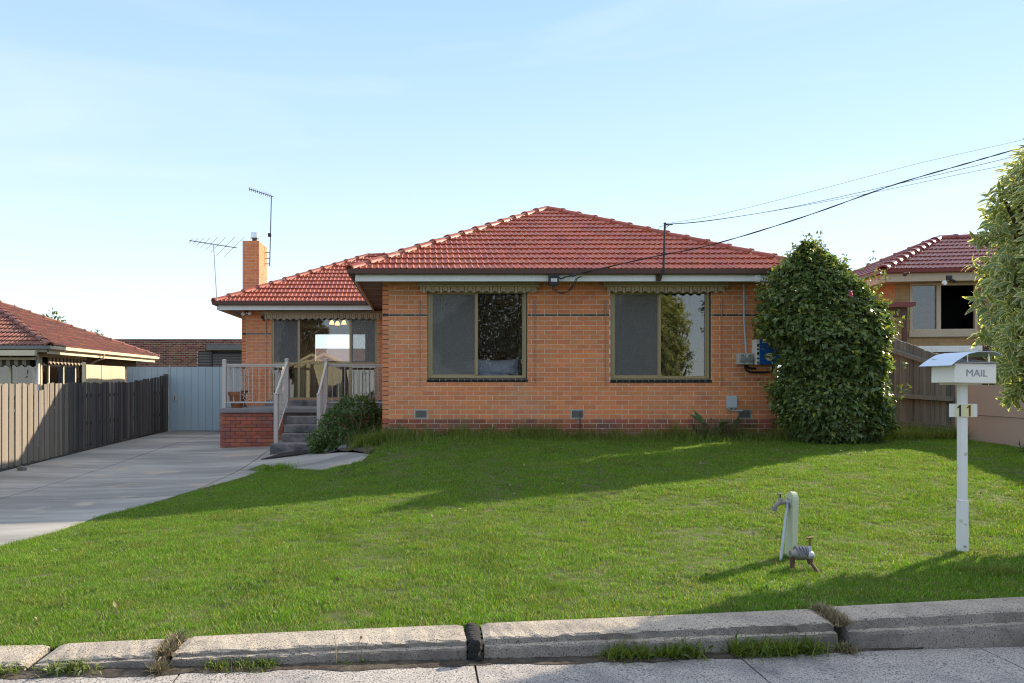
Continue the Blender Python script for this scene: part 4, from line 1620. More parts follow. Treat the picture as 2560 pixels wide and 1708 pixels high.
gate = thing("metal_gate", "pale blue ribbed metal gate closing the end of the driveway", "gate", (-6.4, 22.7, -.16))
GYp = 22.75
GT = 1.25 + (960 - 917) / 83.6
def ribbed(x0, x1, z0, z1, y, parent, pitch=.213, nm="gate_panel"):
    x = x0
    while x < x1 - .02:
        xb = min(x + pitch, x1)
        mb = MB()
        mb.prism([(x, y + .012), (x + .008, y), (xb - .014, y), (xb - .008, y + .012), (xb, y + .012), (xb, y + .02), (x, y + .02)], 'Z', z0, z1)
        mb.build(nm, "gate_metal", parent)
        x = xb
ribbed(-7.52, -4.60, -.155, GT, GYp, gate)
mb = MB()
for zz in (.1, .85, 1.6):
    mb.box(-7.5, -4.6, GYp + .022, GYp + .06, zz - .02, zz + .02)
mb.bbox(-7.56, -7.52, GYp - .02, GYp + .03, -.2, GT + .03, .003)
mb.build("gate_frame", "gate_metal", gate)
mb = MB()
mb.bbox(-7.44, -7.30, GYp - .03, GYp - .001, .74, .93, .004)
lt = mb.build("latch_plate", "meter_grey", gate)
mb = MB()
mb.box(-7.38, -7.36, GYp - .045, GYp - .031, .78, .89)
mb.build("bolt", "metal_dark", lt)
mb = MB()
mb.bbox(-7.62, -7.56, GYp - .16, GYp - .09, .62, .82, .004)
mb.build("hinge_block", "rust", gate)
mb = MB()
mb.box(-7.5, -4.6, GYp + .004, GYp + .05, -.20, -.158)
mb.build("bottom_seal", "black_plastic", gate)
mfence = thing("metal_fence", "blue grey ribbed metal fence behind the timber palings, left of gate", "fence", (-8.2, 22.8, -.2))
ribbed(-8.84, -7.58, -.2, GT, GYp + .01, mfence, .19, "fence_panel")

pf = thing("panel_fence", "sunlit beige sheet fence below the left neighbour's gutter", "fence", (-8.6, 20.6, -.3))
yy = 19.42
for i, wd in enumerate((.98, .66, .94)):
    mb = MB()
    n = 8
    for k in range(n):
        ya, yb = yy + wd * k / n, yy + wd * (k + 1) / n
        b0 = .03 * math.sin(k / n * math.pi) * (1 if i != 1 else -.6)
        b1 = .03 * math.sin((k + 1) / n * math.pi) * (1 if i != 1 else -.6)
        mb.add([(-8.6 + b0, ya, -.3), (-8.6 + b1, yb, -.3), (-8.6 + b1, yb, 1.75), (-8.6 + b0, ya, 1.75)], [(0, 1, 2, 3)])
        mb.add([(-8.61 + b0, ya, -.3), (-8.61 + b1, yb, -.3), (-8.61 + b1, yb, 1.75), (-8.61 + b0, ya, 1.75)], [(3, 2, 1, 0)])
        mb.add([(-8.6 + b0, ya, 1.75), (-8.6 + b1, yb, 1.75), (-8.61 + b1, yb, 1.75), (-8.61 + b0, ya, 1.75)], [(0, 1, 2, 3)])
    mb.build("fence_sheet", "panel_beige", pf)
    yy += wd + (.03 if i == 0 else .004)
mb = MB()
mb.bbox(-8.64, -8.57, 19.33, 19.41, -.4, 1.80, .004)
mb.build("fence_post", "cream_paint", pf)

# ================================================================== NEIGHBOUR ON THE LEFT
lh = thing("left_house", "neighbour's brick house with faded terracotta tile roof behind the timber fence", "house", (-12, 21, -.4))
lp = .42
la = math.atan(lp)
lc, lsn = math.cos(la), math.sin(la)
EXL, LY0, LY1, LZ = -9.0, 18.4, 26.06, 2.18
lhw = (LY1 - LY0) / 2
LR = Vector((EXL - lhw, LY0 + lhw, LZ + lp * lhw))
mb = MB()
V_ = [Vector((EXL - .08, LY0 + .08, LZ - .02)), Vector((EXL - .08, LY1 - .08, LZ - .02)), LR - Vector((0, 0, .05)), Vector((-20, LR.y, LR.z - .05)), Vector((-20, LY0 + .08, LZ - .02)), Vector((-20, LY1 - .08, LZ - .02))]
mb.add(V_, [(0, 1, 2), (0, 2, 3, 4), (1, 5, 3, 2)])
lroof = mb.build("roof", "soffit", lh)
TWs, TGs = TW, TG
t1 = slope_tiles(Vector((EXL, LY0, LZ)), YV, Vector((-lc, 0, lsn)), Vector((lsn, 0, lc)), LY1 - LY0, lhw / lc, True, True)
def fix_pitch(tl, n):
    return tl
tile_part("roof_tile_field", t1, lroof, "roof_tile_worn", False)
t2 = slope_tiles(Vector((-20, LY0, LZ)), XV, Vector((0, lc, lsn)), Vector((0, -lsn, lc)), 20 + EXL, lhw / lc, False, True)
t2 = [q for q in t2 if q[0].translation.x > -15]
tile_part("roof_tile_field", t2, lroof, "roof_tile_worn", False)
caps((EXL - .03, LY0 + .03, LZ + .02), LR, lroof, "roof_tile_worn")
caps((EXL - .03, LY1 - .03, LZ + .02), LR, lroof, "roof_tile_worn")
caps((-16, LR.y, LR.z), LR, lroof, "roof_tile_worn")
def gutter_run(p, q, n, parent, gm, fm, zf0, zf1, zg, off=.0):
    st = eave_run(p, q, n, parent)
    if fm:
        st([(-.02, zf0), (0, zf0), (0, zf1), (-.02, zf1)]).build("fascia", fm, parent)
    st([(.006, zg - .08), (.07, zg - .09), (.105, zg - .075), (.115, zg), (.105, zg + .005), (.09, zg - .045), (.006, zg - .045)]).build("gutter", gm, parent)
gutter_run((EXL - .10, LY1 - .1), (EXL - .10, LY0 + .1), (1, 0), lh, "cream_paint", "cream_paint", LZ - .19, LZ - .06, LZ)
gutter_run((-20, LY0 + .1), (EXL - .10, LY0 + .1), (0, -1), lh, "gutter_grey", "beige_trim", LZ - .15, LZ - .06, LZ)
LWX, LWY = -9.55, 18.95
mb = MB()
mb.box(-20, LWX - .12, LWY + .9, LY1 - .6, -.4, LZ - .1)
mb.box(LWX - .11, LWX - .01, 21.45, LY1 - .6, -.4, LZ - .1)
mb.box(LWX - .11, LWX - .01, LWY + .1, 21.45, -.4, .6)
mb.box(-20, LWX, LWY, LWY + .1, -.4, .55)
lwall = mb.build("wall", "mortar_dark", lh)
mb = MB()
lcs = [(-.4 + PITCH * k, -.4 + PITCH * k + BH) for k in range(29)]
for r in brick_boxes(LY1 - .6 - 21.45, lcs, [], 0):
    brick_add(mb, Vector((LWX - .01, 21.45, 0)), YV, XV, r)
mb.build("brickwork", "brick_brown", lwall, kind="stuff")
mb = MB()
mb.box(-20, EXL - .12, LY0 + .12, LWY + .9, LZ - .13, LZ - .12)
mb.box(LWX - .1, EXL - .12, LY0 + .12, LY1 - .15, LZ - .131, LZ - .121)
mb.build("soffit", "beige_trim", lh)
# corner windows
def simple_window(parent, boxes, panes, fm="cream_paint", pm="window_glass_dark"):
    mb = MB()
    for b_ in boxes:
        mb.bbox(*b_, .003)
    wn = mb.build("window", fm, parent)
    for p_ in panes:
        MB().box(*p_).build("pane", pm, wn)
    return wn
ys_ = [LWY + .12, 19.45, 20.25, 20.95, 21.4]
bx = [(LWX - .06, LWX, yy, yy + .05, .6, LZ - .12) for yy in ys_]
bx += [(LWX - .06, LWX, ys_[i] + .05, ys_[i + 1], .6, .66) for i in range(4)]
lwn = simple_window(lh, bx, [(LWX - .03, LWX - .026, ys_[i] + .05, ys_[i + 1], .66, LZ - .12) for i in range(4)])
vs = []
xs_ = [-13.4, -12.3, -11.3, -10.3, -9.62]
bx = [(xx, xx + .05, LWY, LWY + .06, .55, LZ - .12) for xx in xs_]
bx += [(xs_[i] + .05, xs_[i + 1], LWY, LWY + .06, .55, .61) for i in range(4)]
lwn2 = simple_window(lh, bx, [(xs_[i] + .05, xs_[i + 1], LWY + .03, LWY + .034, .61, LZ - .12) for i in range(4)])
def drape_panel(x0, x1, y, z0, z1, m, parent):
    drape(x0, x1, y, z0, z1, 0, 0, folds=4, amp=.03).build("curtain", m, parent, smooth=True)
drape_panel(-10.9, -10.2, LWY + .25, .6, LZ - .15, "curtain_ochre", lwn2)
drape_panel(-12.2, -11.35, LWY + .25, .6, LZ - .15, "curtain_ochre", lwn2)
mb = MB()
mb.box(LWX - .22, LWX - .2, 19.0, 21.3, .6, LZ - .15)
mb.build("curtain", "curtain", lwn)
mb = MB()
mb.tube([(-9.56, 18.90, -.4), (-9.56, 18.90, 1.97)], .045, 10)
mb.build("corner_post", "white_paint", lh)
mb = MB()                                                   # patio beam under the front gutter
mb.bbox(-16, -9.32, 18.28, 18.42, 1.93, 2.06, .008)
mb.build("patio_beam", "cream_paint", lh)
mb = MB()
mb.bbox(-16, -9.42, 18.50, 18.56, 1.84, 1.90, .006)
mb.build("awning_rail", "beige_trim", lh)
def scallops(a, b, fixed, axis, zt, zb_, per, material, nm, parent):
    vs, fs = [], []
    n = int((b - a) / .02)
    for i in range(n + 1):
        q = a + (b - a) * i / n
        sc = .5 - .5 * math.cos(2 * math.pi * (q / per))
        for z in (zt, zb_ + .05 * (1 - sc)):
            vs.append((q, fixed, z) if axis == 0 else (fixed, q, z))
        if i:
            k = 2 * i
            fs.append((k - 2, k - 1, k + 1, k))
    MB().add(vs, fs).build(nm, material, parent)
scallops(-14, -9.6, 18.62, 0, 1.88, 1.68, .2, "valance_stripe_dark", "valance", lh)
mb = MB()
mb.bbox(LWX + .0, LWX + .16, 19.1, 21.3, 1.93, 2.05, .006)
aw = mb.build("awning", "beige_trim", lh)
scallops(19.15, 21.25, LWX + .14, 1, 1.94, 1.75, .2, "valance_stripe_side", "valance", aw)
mb = MB()
mb.tube([(EXL - .02, 21.55, LZ - .06), (EXL - .02, 21.55, LZ - .20), (-9.5, 21.45, LZ - .42), (-9.5, 21.45, .2)], .035, 8)
mb.build("downpipe", "beige_trim", lh)
mb = MB()
mb.tube([(-9.36, 18.75, 1.86), (-9.33, 18.7, 1.55), (-9.36, 18.78, 1.42)], .012, 6)
mb.tube([(-9.75, 18.8, 1.6), (-9.72, 18.72, 1.45), (-9.78, 18.75, 1.4)], .012, 6)
mb.build("awning_crank", "metal_dark", lh)

# ================================================================== BRICK GARAGE FAR BACK ON THE LEFT
gar = thing("brick_garage", "dark clinker brick garage with grey roller shutter beyond the gate", "garage", (-10, 36.3, -.2))
GX0_, GX1_, GYY, GTP = -15.5, -6.0, 36.3, 3.385
sh = (-10.68, -6.3, -.2, 2.83)
mb = MB()
wall_cells(mb, GX1_ - GX0_, -.3, GTP, [(sh[0] - GX0_, sh[1] - GX0_, -.3, sh[3])], Vector((GX0_, GYY, 0)), XV, -YV, .2)
gw = mb.build("wall", "mortar", gar)
gc = [(GTP - .0885 * (k + 1) - .012, GTP - .0885 * (k + 1) - .012 + .076) for k in range(26)]
mb = MB()
for r in brick_boxes(GX1_ - GX0_, gc, [(sh[0] - GX0_, sh[1] - GX0_, -.3, sh[3])], 0):
    brick_add(mb, Vector((GX0_, GYY, 0)), XV, -YV, r, .008)
mb.build("brickwork", "brick_clinker", gw, kind="stuff")
mb = MB()
mb.box(GX0_, GX1_, GYY - .01, GYY + .25, GTP - .012, GTP + .02)
mb.build("parapet_capping", "header_grey", gar)
mb = MB()
mb.bbox(-10.16, -6.2, GYY - .35, GYY - .001, 2.86, 3.12, .01)
mb.build("shutter_box", "header_grey", gar)
shd = thing  # (name kept free)
mb = MB()
mb.box(-10.02, -9.95, GYY - .06, GYY + .0, -.2, 2.86)
mb.build("shutter_guide", "metal_dark", gar)
for (xa, xb, yy, zt) in ((-10.66, -10.03, GYY + .06, 2.80), (-9.94, -6.3, GYY - .02, 2.70)):
    n = 40
    me = None
    for k in range(16):
        z = zt - .135 * (k + 1)
        mb = MB()
        mb.prism([(yy, z), (yy - .02, z + .03), (yy - .028, z + .065), (yy - .02, z + .10), (yy, z + .13), (yy + .01, z + .13), (yy + .01, z)], 'X', xa, xb)
        mb.build("shutter_slat", "shutter_grey", gar)
mb = MB()
mb.box(-10.68, -6.3, GYY + .18, GYY + .2, -.3, 2.83)
mb.build("shutter_backing", "metal_dark", gar)

# house behind, seen only through the wing's rear window
rh = thing("rear_house", "brown tiled roof seen through the wing room's rear window", "house", (-6, 47, 0))
mb = MB()
mb.prism([(42, 1.6), (47, 3.45), (52, 1.6)], 'X', -12, 4)
rr = mb.build("roof", "roof_tile_brown", rh)
mb = MB()
mb.box(-11.6, 3.6, 42.6, 51.4, -.3, 1.6)
mb.build("wall", "brick_tan", rh)

# ================================================================== RIGHT SIDE: BOUNDARY FENCES AND NEIGHBOUR
rf = thing("paling_fence", "old timber paling fence with three rails and raked top beside the camellia bush", "fence", (9.5, 14.3, .3))
def rtop(yy):
    if yy > 15.27:
        return 2.2
    return 2.2 - (15.27 - yy) / (15.27 - 13.76) * .45
y = 13.45
while y < 19:
    wd = rng.uniform(.085, .105)
    g0 = ground(9.4, y) + .03
    zt = rtop(y) + rng.uniform(-.012, .012)
    b = MB()
    h = zt - g0
    sl_ = (rtop(y + wd) - rtop(y)) if y < 15.2 else 0
    vs = [(.0, 0, 0), (.0, wd, 0), (.0, wd, h + sl_), (.0, 0, h), (.018, 0, 0), (.018, wd, 0), (.018, wd, h + sl_), (.018, 0, h)]
    b.add(vs, [(0, 1, 2, 3), (7, 6, 5, 4), (0, 4, 5, 1), (1, 5, 6, 2), (2, 6, 7, 3), (3, 7, 4, 0)])
    me = b.mesh("paling", "wood_cool")
    sharedobj("paling", me, rf, Matrix.Translation((9.5 + rng.choice((0, 0, .012)), y, g0)))
    y += wd + rng.uniform(.002, .01)
for (za, zb_) in ((1.50, 1.93), (.98, 1.02), (.47, .47)):
    mb = MB()
    mb.add([(9.44, 13.45, za - .04), (9.498, 13.45, za - .04), (9.498, 15.2, zb_ - .04), (9.44, 15.2, zb_ - .04),
            (9.44, 13.45, za + .04), (9.498, 13.45, za + .04), (9.498, 15.2, zb_ + .04), (9.44, 15.2, zb_ + .04)],
           [(0, 1, 2, 3), (7, 6, 5, 4), (0, 4, 5, 1), (1, 5, 6, 2), (2, 6, 7, 3), (3, 7, 4, 0)])
    mb.build("fence_rail", "wood_cool", rf)
mb = MB()
mb.bbox(9.40, 9.50, 15.22, 15.33, 0, 2.16, .006)
mb.build("fence_post", "wood_cool", rf)
mb = MB()
mb.add([(9.52, 14.1, .15), (9.54, 14.1, .15), (9.32, 9.2, .05), (9.30, 9.2, .05), (9.52, 13.65, 1.0), (9.54, 13.65, 1.0), (9.32, 9.2, 1.25), (9.30, 9.2, 1.25)] if False else
       [(9.53, 13.86, .10), (9.57, 13.86, .10), (9.30, 8.6, .02), (9.26, 8.6, .02), (9.52, 13.45, 1.23), (9.56, 13.45, 1.23), (9.30, 8.6, 1.25), (9.26, 8.6, 1.25)],
       [(0, 1, 2, 3), (7, 6, 5, 4), (0, 4, 5, 1), (1, 5, 6, 2), (2, 6, 7, 3), (3, 7, 4, 0)])
bw = thing("boundary_wall", "low beige rendered boundary wall behind the mailbox", "wall", (9.4, 11, .1))
mb.build("wall_panel", "wall_render", bw)
mb = MB()
mb.tube([(9.49, 13.3, .72), (9.285, 9.0, .70)], .004, 4)
mb.build("panel_joint", "mortar_dark", bw)

rho = thing("right_house", "tan brick neighbour house with glossy maroon tile roof behind the right fence", "house", (12, 18, .5))
th = math.radians(-8)
Rm = Matrix.Translation((10.88, 17.77, 0)) @ Matrix.Rotation(th, 4, 'Z')     # local: x right along the front, y back
def rb(mb):
    mb.v = [tuple(Rm @ Vector(p)) for p in mb.v]
    return mb
RZ = 3.93
rp = .47
ra = math.atan(rp)
rc, rsn = math.cos(ra), math.sin(ra)
RH = 2.45
RD = 2 * RH
RLEN = 9.0
mb = MB()
ap = Vector((RH, RH, RZ + rp * RH))
mb.add([Vector((.08, .08, RZ - .01)), Vector((RLEN, .08, RZ - .01)), ap - Vector((0, 0, .05)), Vector((RLEN, RH, ap.z - .05)), Vector((.08, RD - .08, RZ - .01)), Vector((RLEN, RD, RZ - .01))],
       [(0, 1, 3, 2), (0, 2, 4), (4, 2, 3, 5)])
rroof = rb(mb).build("roof", "soffit", rho)
def rot_tiles(tl):
    return [(Rm @ M, c) for M, c in tl]
t1 = rot_tiles(slope_tiles(Vector((0, 0, RZ)), XV, Vector((0, rc, rsn)), Vector((0, -rsn, rc)), 5.5, RH / rc, True, False))
t2 = rot_tiles(slope_tiles(Vector((0, RD, RZ)), -YV, Vector((rc, 0, rsn)), Vector((-rsn, 0, rc)), RD, RH / rc, True, True))
tile_part("roof_tile_field", t1, rroof, "roof_tile_maroon", False)
tile_part("roof_tile_field", t2, rroof, "roof_tile_maroon", False)
def rcaps(a, b, bed="bedding", m="roof_tile_maroon"):
    caps(Rm @ Vector(a), Rm @ Vector(b), rroof, m, .36, .105, bed)
rcaps((.03, .03, RZ + .03), ap)
rcaps((.03, RD - .03, RZ + .03), ap)
rcaps((6.5, RH, ap.z), ap, None)
# second hip rising to the right, partly behind the pale bush
mb = MB()
mb.add([Vector((2.9, -.9, RZ)), Vector((7.9, -.9, RZ)), Vector((5.4, 1.6, RZ + 1.25)), Vector((5.4, 6, RZ + 1.25)), Vector((2.9, 6, RZ)), Vector((7.9, 6, RZ))], [(0, 1, 2), (0, 2, 3, 4), (1, 5, 3, 2)])
rb(mb).build("roof", "roof_tile_maroon", rho)
rcaps((2.93, -.87, RZ + .03), (5.4, 1.6, RZ + 1.27))
def rgut(p, q, n):
    pw, qw = Rm @ Vector((*p, 0)), Rm @ Vector((*q, 0))
    nw = Rm.to_3x3() @ Vector((*n, 0))
    gutter_run((pw.x, pw.y), (qw.x, qw.y), (nw.x, nw.y), rho, "gutter_maroon", "beige_trim", RZ - .27, RZ - .05, RZ + .01)
rgut((.1, .1), (2.9, .1), (0, -1))
rgut((.1, RD), (.1, .1), (-1, 0))
mb = MB()
mb.box(.12, 2.9, .12, .52, RZ - .262, RZ - .25)
mb.box(.12, .52, .12, RD, RZ - .263, RZ - .251)
rb(mb).build("soffit", "beige_trim", rho)
W0 = .5
wz0, wz1 = 2.50, RZ - .27
def rwall(L, O, U, N, op, mt, courses, mort):
    mb = MB()
    Ow_ = Rm @ O
    Uw = (Rm.to_3x3() @ U).normalized()
    Nw = (Rm.to_3x3() @ N).normalized()
    wall_cells(mb, L, -.2, RZ - .25, op, Ow_, Uw, Nw, .11)
    wl_ = mb.build("wall", mort, rho)
    for (cs, m_) in courses:
        mb = MB()
        for r in brick_boxes(L, cs, op, 0):
            brick_add(mb, Ow_, Uw, Nw, r)
        mb.build("brickwork", m_, wl_, kind="stuff")
rc1 = [(2.16 + PITCH * k, 2.16 + PITCH * k + BH) for k in range(17)]
rc2 = [(2.16 - PITCH * (k + 1), 2.16 - PITCH * (k + 1) + BH) for k in range(22)]
wo0 = .31
rwall(3.4, Vector((W0, W0, 0)), XV, -YV, [(wo0, 1.80, wz0, wz1)], None, [(rc1, "brick_tan")], "mortar_tan")
mb = MB()
for r in brick_boxes(3.4, rc2, [], 0):
    brick_add(mb, Rm @ Vector((W0, W0, 0)), (Rm.to_3x3() @ XV), (Rm.to_3x3() @ -YV), r)
mb.build("brickwork", "brick_brown", rho, kind="stuff")
rwall(RD - 1, Vector((W0, RD - .5, 0)), -YV, -XV, [], None, [(rc1 + rc2, "brick_tan")], "mortar_tan")
mb = MB()
X0, X1 = W0 + wo0, W0 + 1.80
for b_ in ((X0, X0 + .06, wz0, wz1), (X1 - .06, X1, wz0, wz1), (X0 + .59, X0 + .69, wz0, wz1)):
    mb.bbox(b_[0], b_[1], W0 - .02, W0 + .06, b_[2], b_[3], .004)
for b_ in ((X0 + .06, X0 + .59), (X0 + .69, X1 - .06)):
    mb.bbox(b_[0], b_[1], W0 - .02, W0 + .06, wz1 - .06, wz1, .004)
    mb.bbox(b_[0], b_[1], W0 - .02, W0 + .06, wz0, wz0 + .06, .004)
mb.bbox(X0 - .03, X1 + .05, W0 - .06, W0 - .021, wz0 - .13, wz0 + .01, .006)
rwn = rb(mb).build("window", "beige_trim", rho)
mb = MB()
mb.box(X0 + .06, X0 + .59, W0 + .02, W0 + .025, wz0 + .06, wz1 - .06)
rb(mb).build("pane", "window_glass_dark", rwn)
mb = MB()
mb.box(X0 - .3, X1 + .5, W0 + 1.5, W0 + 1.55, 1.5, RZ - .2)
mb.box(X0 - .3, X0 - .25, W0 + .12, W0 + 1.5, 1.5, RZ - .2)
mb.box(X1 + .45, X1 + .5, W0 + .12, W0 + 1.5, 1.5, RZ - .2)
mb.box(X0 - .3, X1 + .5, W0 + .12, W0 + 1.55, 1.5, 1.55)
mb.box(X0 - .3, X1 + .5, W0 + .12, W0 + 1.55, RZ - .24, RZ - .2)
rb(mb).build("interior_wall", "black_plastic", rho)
mb = MB()
mb.prism([(W0 - .75, 3.03), (W0 + .0, 3.08), (W0 + .0, 3.2), (W0 - .75, 3.14)], 'X', W0 - 1.0, W0 + .10)
rb(mb).build("door_canopy", "gutter_maroon", rho)
mb = MB()
mb.box(W0 - .10, W0 - .02, W0 - .6, W0 - .52, .3, 2.95)
mb.box(W0 - .85, W0 - .02, W0 - .62, W0 - .54, 2.82, 3.03)
rb(mb).build("canopy_post", "door_brown", rho)
mb = MB()
mb.bbox(W0 - .30, W0 - .11, W0 - .3, W0 - .26, .3, 2.7, .004)
rb(mb).build("door", "beige_trim", rho)
mb = MB()
mb.bbox(W0 - .05, W0 + 1.45, W0 - .85, W0 - .81, 1.98, 2.12, .004, Matrix.Rotation(0, 4, 'Y'))
wp = rb(mb)
solo(wp, "timber_plank", "fascia_white", "long pale plank fixed level above the right timber fence", "plank")
mb = MB()
mb.bbox(X0 + 1.62, X0 + 2.6, W0 - .45, W0 - .40, .3, 2.12, .01)
mb = rb(mb)
solo(mb, "shade_panel", "olive_panel", "olive green upright panel behind the mailbox, against the right house", "panel")

# ================================================================== FITTINGS ON THE HOUSE
GF = fy - .115                                              # outer face of the gutter
def text_mesh(body, size, material, depth=.001):
    c = bpy.data.curves.new("lettering", 'FONT')
    c.body = body
    c.size = size
    c.extrude = depth
    c.align_x = 'CENTER'
    c.align_y = 'CENTER'
    o = bpy.data.objects.new("lettering", c)
    me = bpy.data.meshes.new_from_object(o)
    bpy.data.objects.remove(o)
    me.materials.clear()
    me.materials.append(MATS[material])
    return me
FACE = Matrix.Rotation(math.radians(90), 4, 'X')             # text standing up, facing -Y

fb = thing("service_box", "small black box with white label on the white fascia between the awnings", "service box", (2.32, fy - .03, 3.0))
x0, x1 = 2.285, 2.455
mb = MB()
mb.bbox(x0, x1, fy - .11, fy - .002, 2.995, 3.20, .008)
mb.build("box_body", "black_plastic", fb)
mb = MB()
mb.box(x0 + .03, x1 - .03, fy - .113, fy - .111, 3.06, 3.115)
lb = mb.build("label_plate", "white_paint", fb)
mb = MB()
for k in range(3):
    mb.box(x0 + .04, x1 - .06 + .01 * k, fy - .115, fy - .1135, 3.07 + k * .014, 3.074 + k * .014)
mb.build("label_print", "lettering_grey", lb)
mb = MB()
pts = [Vector((2.34, fy - .08, 2.995)), Vector((2.36, fy - .08, 2.92)), Vector((2.43, fy - .09, 2.86)), Vector((2.53, fy - .1, 2.85)), Vector((2.62, fy - .11, 2.89)), Vector((2.69, fy - .12, 2.98)), Vector((2.75, fy - .12, 3.10)), Vector((2.82, fy - .13, 3.14))]
mb.tube(pts, .008, 6)
mb.tube([p + Vector((.03, -.004, .012 if i else 0)) for i, p in enumerate(pts)], .007, 6)
mb.build("loop_cable", "black_plastic", fb, smooth=True)

def wire(name, pix, r, m, label, cat, group=None, twist=False):
    P = [at(*p) for p in pix]
    # smooth curve through the points
    out = []
    for i in range(len(P) - 1):
        p0, p1, p2, p3 = P[max(i - 1, 0)], P[i], P[i + 1], P[min(i + 2, len(P) - 1)]
        for k in range(14):
            t = k / 14
            out.append(0.5 * ((2 * p1) + (-p0 + p2) * t + (2 * p0 - 5 * p1 + 4 * p2 - p3) * t * t + (-p0 + 3 * p1 - 3 * p2 + p3) * t ** 3))
    out.append(P[-1])
    mb = MB()
    if twist:
        for s in (0, math.pi):
            mb.tube([p + Vector((0, math.cos(i * .55 + s), math.sin(i * .55 + s))) * r * .8 for i, p in enumerate(out)], r, 6)
    else:
        mb.tube(out, r, 5)
    return solo(mb, name, m, label, cat, group, True)
wire("service_cable", [(1408, 694, 13.36), (1455, 683, 13.30), (1620, 645, 13.2), (1787, 610, 13.1), (2010, 542, 13.0), (2233, 463, 12.9), (2420, 408, 12.9), (2545, 372, 12.9), (2900, 270, 12.9)],
     .0072, "black_plastic", "thick black twisted service cable rising from the fascia to upper right", "cable", "overhead cables", True)
mb = MB()
mb.tube([at(1398, 694, 13.42), at(1402, 697, 13.38), at(1412, 694, 13.36)], .014, 7)
mb.tube([at(1408, 694, 13.36), at(1432, 689, 13.33)], .012, 7)
mb.tube([at(1430, 689.5, 13.33), at(1440, 687, 13.32)], .022, 8)
solo(mb, "cable_clamp", "metal_dark", "dark tension clamp holding the thick cable to the fascia", "clamp")
wire("overhead_wire", [(1664, 560.5, 13.38), (1760, 553, 13.4), (1950, 524, 13.5), (2200, 470, 13.6), (2400, 424, 13.7), (2560, 385, 13.7), (2800, 320, 13.7)],
     .0045, "black_plastic", "thin black wire in the middle of the three leaving the mast top", "wire", "overhead cables")
wire("overhead_wire", [(1664, 559.5, 13.38), (1800, 536, 13.4), (2040, 476, 13.6), (2300, 408, 13.7), (2560, 349, 13.8), (2800, 290, 13.8)],
     .003, "tape_grey", "thin pale wire running highest from the mast top to the frame edge", "wire", "overhead cables")
wire("overhead_wire", [(1664, 561, 13.38), (1760, 554, 13.4), (1960, 523, 13.5), (2180, 482, 13.6), (2400, 436, 13.7), (2560, 404, 13.7), (2800, 352, 13.7)],
     .0035, "metal_dark", "thin wire running lowest of the three from the mast top", "wire", "overhead cables")

ms = thing("service_mast", "slim grey metal mast standing on the right part of the front fascia", "mast", (4.27, fy - .02, 3.1))
mb = MB()
mb.tube([(4.262, fy - .06, 3.12), (4.285, fy - .10, 3.20), (4.30, fy - .13, 3.30), (4.325, fy - .13, 4.085)], .019, 9)
mb.build("pole", "metal_dark", ms, smooth=True)
mb = MB()
mb.bbox(4.20, 4.29, fy - .03, fy - .002, 3.085, 3.19, .004)
mb.tube([(4.25, fy - .03, 3.13), (4.27, fy - .08, 3.12)], .024, 8)
mb.build("bracket", "rust", ms)
mb = MB()
mb.tube([(4.325, fy - .13, 4.06), (4.40, fy - .14, 4.055), (4.46, fy - .14, 4.065)], .010, 6)
mb.tube([(4.33, fy - .13, 4.0), (4.39, fy - .14, 4.05)], .006, 5)
mb.tube([(4.325, fy - .13, 4.05), (4.22, fy - .16, 4.02), (4.20, fy - .12, 3.92)], .004, 5)
mb.lathe((4.325, fy - .13, 4.075), [(.024, 0), (.024, .02), (.004, .026)], 9)
mb.build("insulator", "metal_dark", ms)

mb = MB()
mb.tube([(5.99, FY - .02, 3.10), (5.99, FY - .02, 2.45), (6.02, FY - .02, 2.02), (6.03, FY - .022, 1.80)], .017, 9)
for z in (2.0, 2.85):
    mb.box(5.955, 6.06, FY - .024, FY - .004, z - .012, z + .012)
solo(mb, "conduit", "nbn_grey", "pale grey conduit running down the wall from fascia to the meter boxes", "conduit")
mb = MB()
mb.lathe((6.02, fy - .008, 3.135), [(.075, .02), (.07, -.02), (.05, -.03), (.002, -.03)], 16, 'Y')
solo(mb, "junction_box", "fascia_white", "round white junction cover on the fascia above the conduit", "junction box", smooth=True)

def meter(x, w_, label, m="meter_grey"):
    t = thing("meter_box", label, "meter box", (x + w_ / 2, FY - .06, 1.6), "paired grey meter boxes")
    mb = MB()
    mb.bbox(x, x + w_, FY - .13, FY - .004, 1.605, 1.815, .006)
    mb.build("box_body", m, t)
    mb = MB()
    mb.lathe((x + w_ / 2, FY - .13, 1.705), [(.056, .01), (.056, -.035), (.05, -.045), (.002, -.045)], 16, 'Y')
    mb.build("dial_cover", "metal_galv", t, smooth=True)
    mb = MB()
    mb.bbox(x + .02, x + w_ - .02, FY - .145, FY - .13, 1.66, 1.675, .002)
    mb.box(x + w_ / 2 - .02, x + w_ / 2 + .02, FY - .15, FY - .13, 1.765, 1.785)
    mb.build("seal_tab", "metal_tarnished", t)
meter(5.845, .135, "left of two small grey meter boxes on the brick wall")
meter(5.984, .125, "right small grey meter box directly below the conduit")

